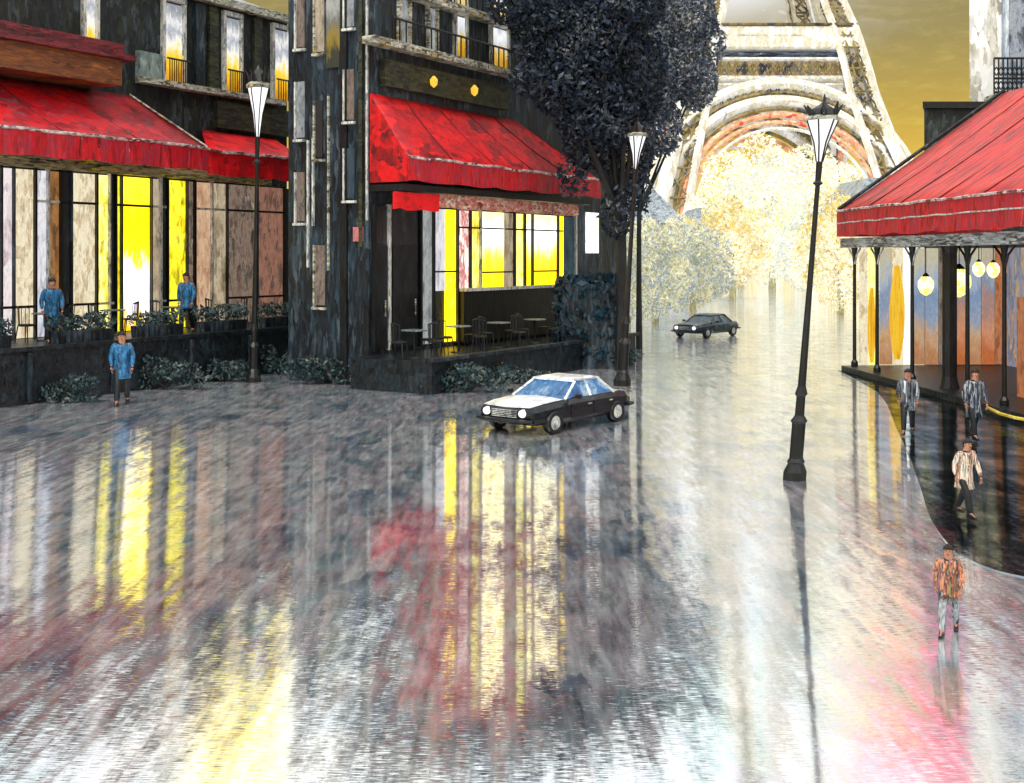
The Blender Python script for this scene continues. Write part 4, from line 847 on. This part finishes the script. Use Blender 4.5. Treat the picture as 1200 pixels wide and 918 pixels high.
# ================================================================== CARS
carblue = glow('blue windscreen', ['#0d3a66', '#1f74b8', '#4a9ad6', '#bfe0f4', '#14568e'], .75, (2, 3, 1.5), rough=.3)  # blue emission stands in for a reflection on the glass
def make_car(p, yaw, s, label, lower, upper, glassm, lit):
    r = thing('car', p, label, 'car', None, yaw); r.scale = (s*1.02, s*1.02, s*.85)
    def sec(x, hw, zl, zb, tuck=.9):
        return [(x, -hw*.9, zl), (x, -hw, zl+.14), (x, -hw, zb-.16), (x, -hw*tuck, zb-.015), (x, hw*tuck, zb-.015), (x, hw, zb-.16), (x, hw, zl+.14), (x, hw*.9, zl)]
    st = [(2.12, .66, .42, .70), (2.02, .78, .30, .80), (1.3, .84, .25, .86), (.6, .86, .24, .90), (-1.0, .86, .24, .92), (-1.8, .82, .28, .88), (-2.1, .72, .42, .80)]
    B = lambda mb, nm, m_, par=r, **k: mb.build(nm, m_, par, rel=False, **k)
    B(MB().loft([sec(*q) for q in st]), 'body', lower, bevel=.025)
    hood = MB().loft([[(x, -hw, z), (x, -hw*.5, z+.035), (x, 0, z+.05), (x, hw*.5, z+.035), (x, hw, z), (x, 0, z-.03)] for x, hw, z in ((2.06, .68, .785), (1.6, .74, .85), (.85, .76, .895))]); B(hood, 'bonnet', upper)
    B(MB().loft([[(x, -hw, z), (x, 0, z+.03), (x, hw, z), (x, 0, z-.03)] for x, hw, z in ((-1.3, .72, .905), (-2.05, .66, .83))]), 'boot_lid', upper)
    lo = [(.82, .77), (-1.28, .77)]; zt = 1.32
    # pillars and roof
    T = [(.18, .6), (-.82, .6)]
    cb = [(.82, -.77, .89), (.82, .77, .89), (-1.28, .77, .89), (-1.28, -.77, .89)]; ctp = [(.18, -.6, zt), (.18, .6, zt), (-.82, .6, zt), (-.82, -.6, zt)]
    for a, b in list(zip(cb, ctp))+[((-.25, sy*.77, .89), (-.25, sy*.6, zt)) for sy in (-1, 1)]: B(MB().tube(a, b, .045, .04, 4), 'pillar', upper)
    mb = MB().loft([[(.26, -.6, zt), (.26, .6, zt), (-.9, .6, zt), (-.9, -.6, zt)], [(.2, -.62, zt+.05), (.2, .62, zt+.05), (-.84, .62, zt+.05), (-.84, -.62, zt+.05)], [(.05, -.5, zt+.09), (.05, .5, zt+.09), (-.7, .5, zt+.09), (-.7, -.5, zt+.09)]]); B(mb, 'roof', upper)
    inset = lambda pts, d: [Vector(q)+Vector(d) for q in pts]
    q = MB(); quadprism(q, [Vector((.80, -.70, .90)), Vector((.80, .70, .90)), Vector((.19, .56, zt-.01)), Vector((.19, -.56, zt-.01))], (.02, 0, .0)); B(q, 'windscreen', glassm)
    q = MB(); quadprism(q, [Vector((-1.26, -.70, .90)), Vector((-1.26, .70, .90)), Vector((-.83, .56, zt-.01)), Vector((-.83, -.56, zt-.01))], (.02, 0, 0)); B(q, 'rear_window', M['black'])
    for sy in (-1, 1):
        for xa, xb, xc, xd in ((.72, -.20, -.22, .14), (-.30, -1.20, -.78, -.28)):
            q = MB(); quadprism(q, [Vector((xa, sy*.765, .9)), Vector((xb, sy*.765, .9)), Vector((xc, sy*.60, zt-.02)), Vector((xd, sy*.60, zt-.02))], (0, sy*.02, 0)); B(q, 'side_window', glassm if sy > 0 else M['black'])
        for xa, xb in ((.68, -.22), (-.27, -1.12)):
            q = MB().box(xb, xa, min(sy*.862, sy*.872), max(sy*.862, sy*.872), .36, .76); dr = B(q, 'door', lower)
            B(MB().box(xb+.08, xb+.22, min(sy*.875, sy*.9), max(sy*.875, sy*.9), .68, .71), 'handle', M['trim'], dr)
        B(MB().tube((.62, sy*.84, .93), (.62, sy*.98, .97), .02, n=5).box(.56, .64, min(sy*.95, sy*1.08), max(sy*.95, sy*1.08), .92, 1.03), 'mirror', M['black'])
        for xw in (1.32, -1.3):
            wh = MB(); c = Vector((xw, sy*.80, .31)); prof = [(.20, -.09), (.29, -.09), (.315, -.05), (.315, .05), (.29, .09), (.20, .09)]
            vs = []; n_ = 18
            for rr, yy in prof:
                for i in range(n_): vs.append(c+Vector((rr*math.cos(6.2832*i/n_), yy, rr*math.sin(6.2832*i/n_))))
            fs = [(j*n_+i, j*n_+(i+1) % n_, ((j+1) % 6)*n_+(i+1) % n_, ((j+1) % 6)*n_+i) for j in range(6) for i in range(n_)]
            wo_ = B(MB().add(vs, fs), 'wheel', M['black'])
            B(MB().tube(c-Vector((0, .07, 0)), c+Vector((0, .07, 0)), .20, n=14).tube(c-Vector((0, .1, 0)), c+Vector((0, .1, 0)), .06, n=8), 'rim', M['trim'], wo_)
        hl = MB(); c = Vector((2.09, sy*.52, .62)); hl.tube(c-Vector((.06, 0, 0)), c+Vector((.05, 0, 0)), .13, .10, 12); B(hl, 'headlight', lit)
        B(MB().box(-2.14, -2.06, min(sy*.45, sy*.66), max(sy*.45, sy*.66), .58, .72), 'tail_light', paint('tail lamp red', ['#7a0810', '#b01018'], (3, 3, 3)))
    mb = MB(); mb.path([(1.75, -.88, .42), (2.1, -.8, .42), (2.22, -.5, .42), (2.24, 0, .42), (2.22, .5, .42), (2.1, .8, .42), (1.75, .88, .42)], .055, 6); B(mb, 'bumper', M['black'])
    mb = MB(); mb.path([(-1.8, -.86, .46), (-2.1, -.8, .46), (-2.2, 0, .46), (-2.1, .8, .46), (-1.8, .86, .46)], .05, 6); B(mb, 'bumper', M['black'])
    mb = MB()
    for k in range(5): mb.box(2.10, 2.14, -.36, .36, .50+k*.045, .52+k*.045)
    B(mb, 'grille', M['trim'])
    mb = MB().box(2.215, 2.235, -.2, .2, .36, .44); B(mb, 'number_plate', M['trim'])
    return r
beam = glow('headlight glass', ['#e6e8ea', '#ffffff', '#ffffff'], 1.6, (6, 6, 6))
upw = paint('white wet bodywork', ['#c9ccd0', '#f4f4f2', '#ffffff', '#aeb4ba'], (.8, 1.6, 1.6), .2, .3)
lowk = paint('black wet bodywork', ['#05070a', '#0c131a', '#16222c', '#0a0c10', '#26323c'], (1.0, 1.6, 2), .2, .3)
make_car(ground(655, 500)+Vector((0, .3, 0)), R(180+52), .86, 'old black and white saloon with blue windscreen, headlights facing left, on the wet street', lowk, upw, carblue, beam)
lowt = paint('dark teal bodywork', ['#06121a', '#10303e', '#1f4a5a', '#071018', '#8aa0a0'], (1.6, 2, 3), .3, .6)
make_car(ground(828, 394), R(180+50), .84, 'small dark teal car far off in the golden avenue', lowt, lowt, glow('dull teal windscreen', ['#0d2836', '#2a5a6a', '#9fb8ba'], .4), beam)

# ================================================================== PEOPLE
skin_m = paint('skin', ['#a8735a', '#c98f72', '#d8a386'], (6, 6, 6), .55, .2)
hair_m = paint('dark hair', ['#08080a', '#15110f', '#241c18'], (12, 12, 4), .5, .6)
def skinned(name, joints, edges, radii, mat, parent, sub=1, rootv=0):
    me = bpy.data.meshes.new(name); me.from_pydata([tuple(j) for j in joints], edges, []); me.update()
    o = bpy.data.objects.new(name+'_tmp', me); COL.objects.link(o)
    md = o.modifiers.new('skin', 'SKIN'); md.use_smooth_shade = True
    sv = me.skin_vertices[0].data
    for i, rr in enumerate(radii):
        sv[i].radius = rr if isinstance(rr, tuple) else (rr, rr); sv[i].use_root = False
    # one root for each connected chain
    seen = set(); adj = {i: [] for i in range(len(joints))}
    for a, b in edges: adj[a].append(b); adj[b].append(a)
    for i in [rootv]+list(range(len(joints))):
        if i in seen: continue
        sv[i].use_root = True; q = [i]
        while q:
            k = q.pop()
            if k in seen: continue
            seen.add(k); q += adj[k]
    if sub: 
        sd = o.modifiers.new('sub', 'SUBSURF'); sd.levels = sub; sd.render_levels = sub
    bpy.context.view_layer.update()
    ev = o.evaluated_get(bpy.context.evaluated_depsgraph_get()); m2 = bpy.data.meshes.new_from_object(ev); m2.name = name
    COL.objects.unlink(o); bpy.data.objects.remove(o)
    m2.materials.clear(); m2.materials.append(mat)
    for p in m2.polygons: p.use_smooth = True
    r = bpy.data.objects.new(name, m2); COL.objects.link(r); r.parent = parent; return r
def person(p, H, yaw, label, coat, trousers, stride=.24, coat_len=.62, lean=.05, arm=.25, hood=False, group='people walking in the rain', bag=None):
    """a walking adult, built 1.75 m tall facing +x, then scaled to H"""
    r = thing('person', p, label, 'person', None, yaw); s = H/1.75; r.scale = (s, s, s)
    L = lean
    hip = Vector((0, 0, .93)); J = {}
    J['pelvis'] = hip; J['waist'] = Vector((L*.3, 0, 1.08)); J['chest'] = Vector((L*.8, 0, 1.3)); J['neck'] = Vector((L*1.1, 0, 1.49)); J['skull'] = Vector((L*1.4+.02, 0, 1.60)); J['crown'] = Vector((L*1.4+.01, 0, 1.70))
    names = ['pelvis', 'waist', 'chest', 'neck', 'skull', 'crown']; rad = [(.15, .12), (.14, .11), (.17, .12), (.06, .06), (.098, .105), (.085, .095)]
    pts = [J[k] for k in names]; ed = [(i, i+1) for i in range(5)]
    def chain(frm, ps, rs):
        a = frm
        for q, rr in zip(ps, rs): pts.append(Vector(q)); rad.append(rr); ed.append((a, len(pts)-1)); a = len(pts)-1
        return a
    hands = []
    for sy, st_ in ((-1, stride), (1, -stride)):
        kn = (st_*.55+.05, sy*.10, .50); an = (st_*1.05-(.06 if st_ < 0 else 0), sy*.10, .09 if st_ > 0 else .13)
        chain(0, [(.0, sy*.10, .86), kn, (an[0], an[1], an[2]), (an[0]+.13, sy*.115, .035 if st_ > 0 else .05), (an[0]+.2, sy*.12, .03)], [.105, .068, .045, .042, .03])
        sh = (L*.85, sy*.19, 1.40); el = (L*.6-st_*arm*1.1, sy*.255, 1.14); wr = (L*.6-st_*arm*1.7+.09, sy*.24, .90)
        chain(2, [sh, el, wr], [.068, .05, .033]); hands.append((Vector(wr), sy))
    for wv, sy in hands:
        pm = wv+Vector((.012, 0, -.075)); pts.append(wv+Vector((0, 0, -.01))); rad.append((.03, .02)); pts.append(pm); rad.append((.038, .018)); ed.append((len(pts)-2, len(pts)-1))
        for k, (dx, ln) in enumerate(((-.03, .075), (-.01, .088), (.011, .083), (.03, .066))):
            pts.append(pm+Vector((dx, 0, -.01))); rad.append(.009); a = len(pts)-1
            pts.append(pm+Vector((dx*1.1, -sy*.012, -.02-ln*.5))); rad.append(.0085); ed.append((a, a+1))
            pts.append(pm+Vector((dx*1.1+.004, -sy*.035, -.015-ln*.92))); rad.append(.007); ed.append((a+1, a+2))
        pts.append(wv+Vector((.025, -sy*.01, -.03))); rad.append(.011); a = len(pts)-1
        pts.append(wv+Vector((.055, -sy*.03, -.07))); rad.append(.010); ed.append((a, a+1)); pts.append(wv+Vector((.06, -sy*.045, -.105))); rad.append(.008); ed.append((a+1, a+2))
    body = skinned('body', pts, ed, rad, skin_m, r, 1, 0)
    hd = J['skull']; fx = hd.x+.09
    # face: nose, ears, eyes, mouth
    MB().add([(fx-.01, -.018, hd.z+.0), (fx-.01, .018, hd.z+.0), (fx+.028, 0, hd.z-.005), (fx-.005, 0, hd.z+.055)], [(0, 1, 2), (1, 3, 2), (3, 0, 2), (0, 3, 1)]).build('nose', skin_m, r, rel=False)
    for sy in (-1, 1):
        MB().lathe([(.004, -.035), (.018, -.01), (.018, .02), (.006, .035)], (hd.x, sy*.088, hd.z+.01), 8, 1, .5).build('ear', skin_m, r, rel=False)
        MB().lathe([(.003, -.009), (.011, -.003), (.011, .003), (.003, .009)], (fx-.012, sy*.035, hd.z+.04), 8).build('eye', M['black'], r, rel=False)
    MB().box(fx-.012, fx-.002, -.025, .025, hd.z-.045, hd.z-.035).build('mouth', paint('lips', ['#7d3a34', '#98504a'], (9, 9, 9)), r, rel=False)
    prof = []
    hm = MB(); c = hd+Vector((-.012, 0, .055)); secs = []
    for i in range(8):
        t = i/7; zz = -.09+t*.19; rr = .108*math.sqrt(max(.03, 1-((t-.38)/.64)**2)); back = -.015 if t < .5 else 0
        secs.append([c+Vector((back+rr*math.cos(a)*(.62 if (math.cos(a) > 0 and t < .55) else 1.02), rr*.95*math.sin(a), zz)) for a in [6.2832*k/14 for k in range(14)]])
    hm.loft(secs).build('hair', hair_m, r, rel=False, smooth=True)
    # coat: open shell from collar to hem, with sleeves
    zs = [1.45, 1.425, 1.36, 1.22, 1.06, .95, .8, 1.5-coat_len*1.45]
    ws = [(.075, .07), (.17, .105), (.215, .135), (.2, .14), (.175, .135), (.19, .15), (.2, .17), (.205, .19+stride*.2)]
    zs[-1] = min(zs[-1], .72); secs = []
    for zz, (wy, wx) in zip(zs, ws):
        cx_ = L*1.1*max(0, (zz-.9)/.57); ph = zz*9
        secs.append([(cx_+wx*math.cos(a)*(1+.03*math.sin(5*a+ph)), wy*math.sin(a)*(1+.03*math.cos(4*a+ph)), zz+.012*math.sin(3*a+ph)*(1 if zz < .8 else 0)) for a in [6.2832*k/20 for k in range(20)]])
    ct = MB(); ct.loft(secs)
    ctob = ct.build('coat', coat, r, rel=False, smooth=True)
    for (wv, sy) in hands:
        st_ = stride if sy < 0 else -stride
        sh = Vector((L*.85, sy*.18, 1.40)); el = Vector((L*.6-st_*arm*1.1, sy*.255, 1.14))
        skinned('sleeve', [Vector((sh.x, sy*.09, 1.43)), sh+Vector((0, sy*.012, .0)), el, wv+Vector((0, 0, .02))], [(0, 1), (1, 2), (2, 3)], [.075, .082, .066, .05], coat, r, 1, 0)
    for sy, st_ in ((-1, stride), (1, -stride)):
        kn = Vector((st_*.55+.05, sy*.10, .50)); an = Vector((st_*1.05-(.06 if st_ < 0 else 0), sy*.10, (.075 if st_ > 0 else .10)))
        skinned('trouser_leg', [Vector((0, sy*.09, .88)), kn, an], [(0, 1), (1, 2)], [.122, .086, .068], trousers, r, 1, 0)
        mb = MB(); ax = an.x; z0 = 0.0 if st_ > 0 else .015
        mb.loft([[(ax-.07, sy*.10-.045, z0), (ax-.07, sy*.10+.045, z0), (ax-.06, sy*.10+.04, z0+.11), (ax-.06, sy*.10-.04, z0+.11)], [(ax+.06, sy*.11-.05, z0), (ax+.06, sy*.11+.05, z0), (ax+.05, sy*.11+.04, z0+.1), (ax+.05, sy*.11-.04, z0+.1)],
                 [(ax+.22, sy*.12-.035, z0), (ax+.22, sy*.12+.035, z0), (ax+.2, sy*.12+.03, z0+.05), (ax+.2, sy*.12-.03, z0+.05)]]); mb.build('shoe', M['black'], r, rel=False)
    mb = MB(); mb.loft([[(L*1.1+.085*math.cos(a), .085*math.sin(a), zz) for a in [6.2832*k/12 for k in range(12)]] for zz in (1.43, 1.475)], caps=False); mb.build('scarf', M['dark_navy'], r, rel=False, smooth=True)
    if bag:
        MB().box(-.12, .16, .27, .36, .55, .82).build('bag', bag, r, rel=False, bevel=.02)
    return r
bluecoat = paint('blue raincoat', ['#0d3a5c', '#1f6ea4', '#3a8cc4', '#123450', '#2a7ab0'], (5, 5, 1.6), .4, .7, emit=.12)
navycoat = paint('navy coat with pale sheen', ['#05070b', '#0b1422', '#15284a', '#3a465e', '#d8dade', '#0a0c12'], (7, 7, .7), .4, .7)
greycoat = paint('ink coat with white highlights', ['#07090e', '#141a24', '#8f99a8', '#0c1018', '#e8eaee'], (8, 8, .6), .4, .7)  # white highlights painted into the coat colour
creamcoat = paint('cream and apricot coat', ['#c97a4a', '#efd8c0', '#fff6ea', '#1a1a20', '#e0a884', '#f4eee8'], (9, 9, .6), .4, .7, emit=.08)
peachcoat = paint('peach and navy jacket', ['#0e1018', '#e09a70', '#f0b48a', '#1b2a4a', '#d8845e', '#0b0c12', '#8f9a6a'], (6, 6, 1.6), .4, .7)
dkt = paint('black trousers', ['#05060a', '#0e1116', '#1a2026'], (4, 4, 1), .5, .5)
grt = paint('wet grey trousers', ['#20262e', '#59636c', '#c9cfd2', '#14181e'], (6, 6, .8), .5, .6)
def on1(px, v):
    u = F1.u(px, v); return F1.p(u, v, TZ1+.001)
person(on1(60, -.05), 1.72, R(-60), 'person in a wide blue raincoat on the left terrace, leftmost figure', bluecoat, dkt, .2, .72, .12)
person(ground(143, 474), 1.78, R(-75), 'person in blue coat walking on the street in front of the left terrace', bluecoat, dkt, .3, .6, .05)
person(on1(219, -.1), 1.80, R(-100), 'person in short blue coat standing on the terrace near the left lamp', bluecoat, dkt, .16, .55, .04)
person(ground(1064, 508, .05), 1.30, R(-110), 'dark coated person with white sheen under the front pavilion posts, left of two', greycoat, dkt, .28, .6, .06)
person(ground(1141, 514, .05), 1.36, R(-80), 'person in plain navy coat on the dark pavement, right of the pair by the pavilion', navycoat, dkt, .2, .66, .04)
person(ground(1130, 604, .05), 1.06, R(-70), 'person in cream and apricot coat on the dark pavement, lower right', creamcoat, dkt, .3, .6, .07)
person(ground(1112, 742), .86, R(-115), 'nearest person, in a peach and navy jacket with grey trousers, lower right', peachcoat, grt, .26, .5, .08)
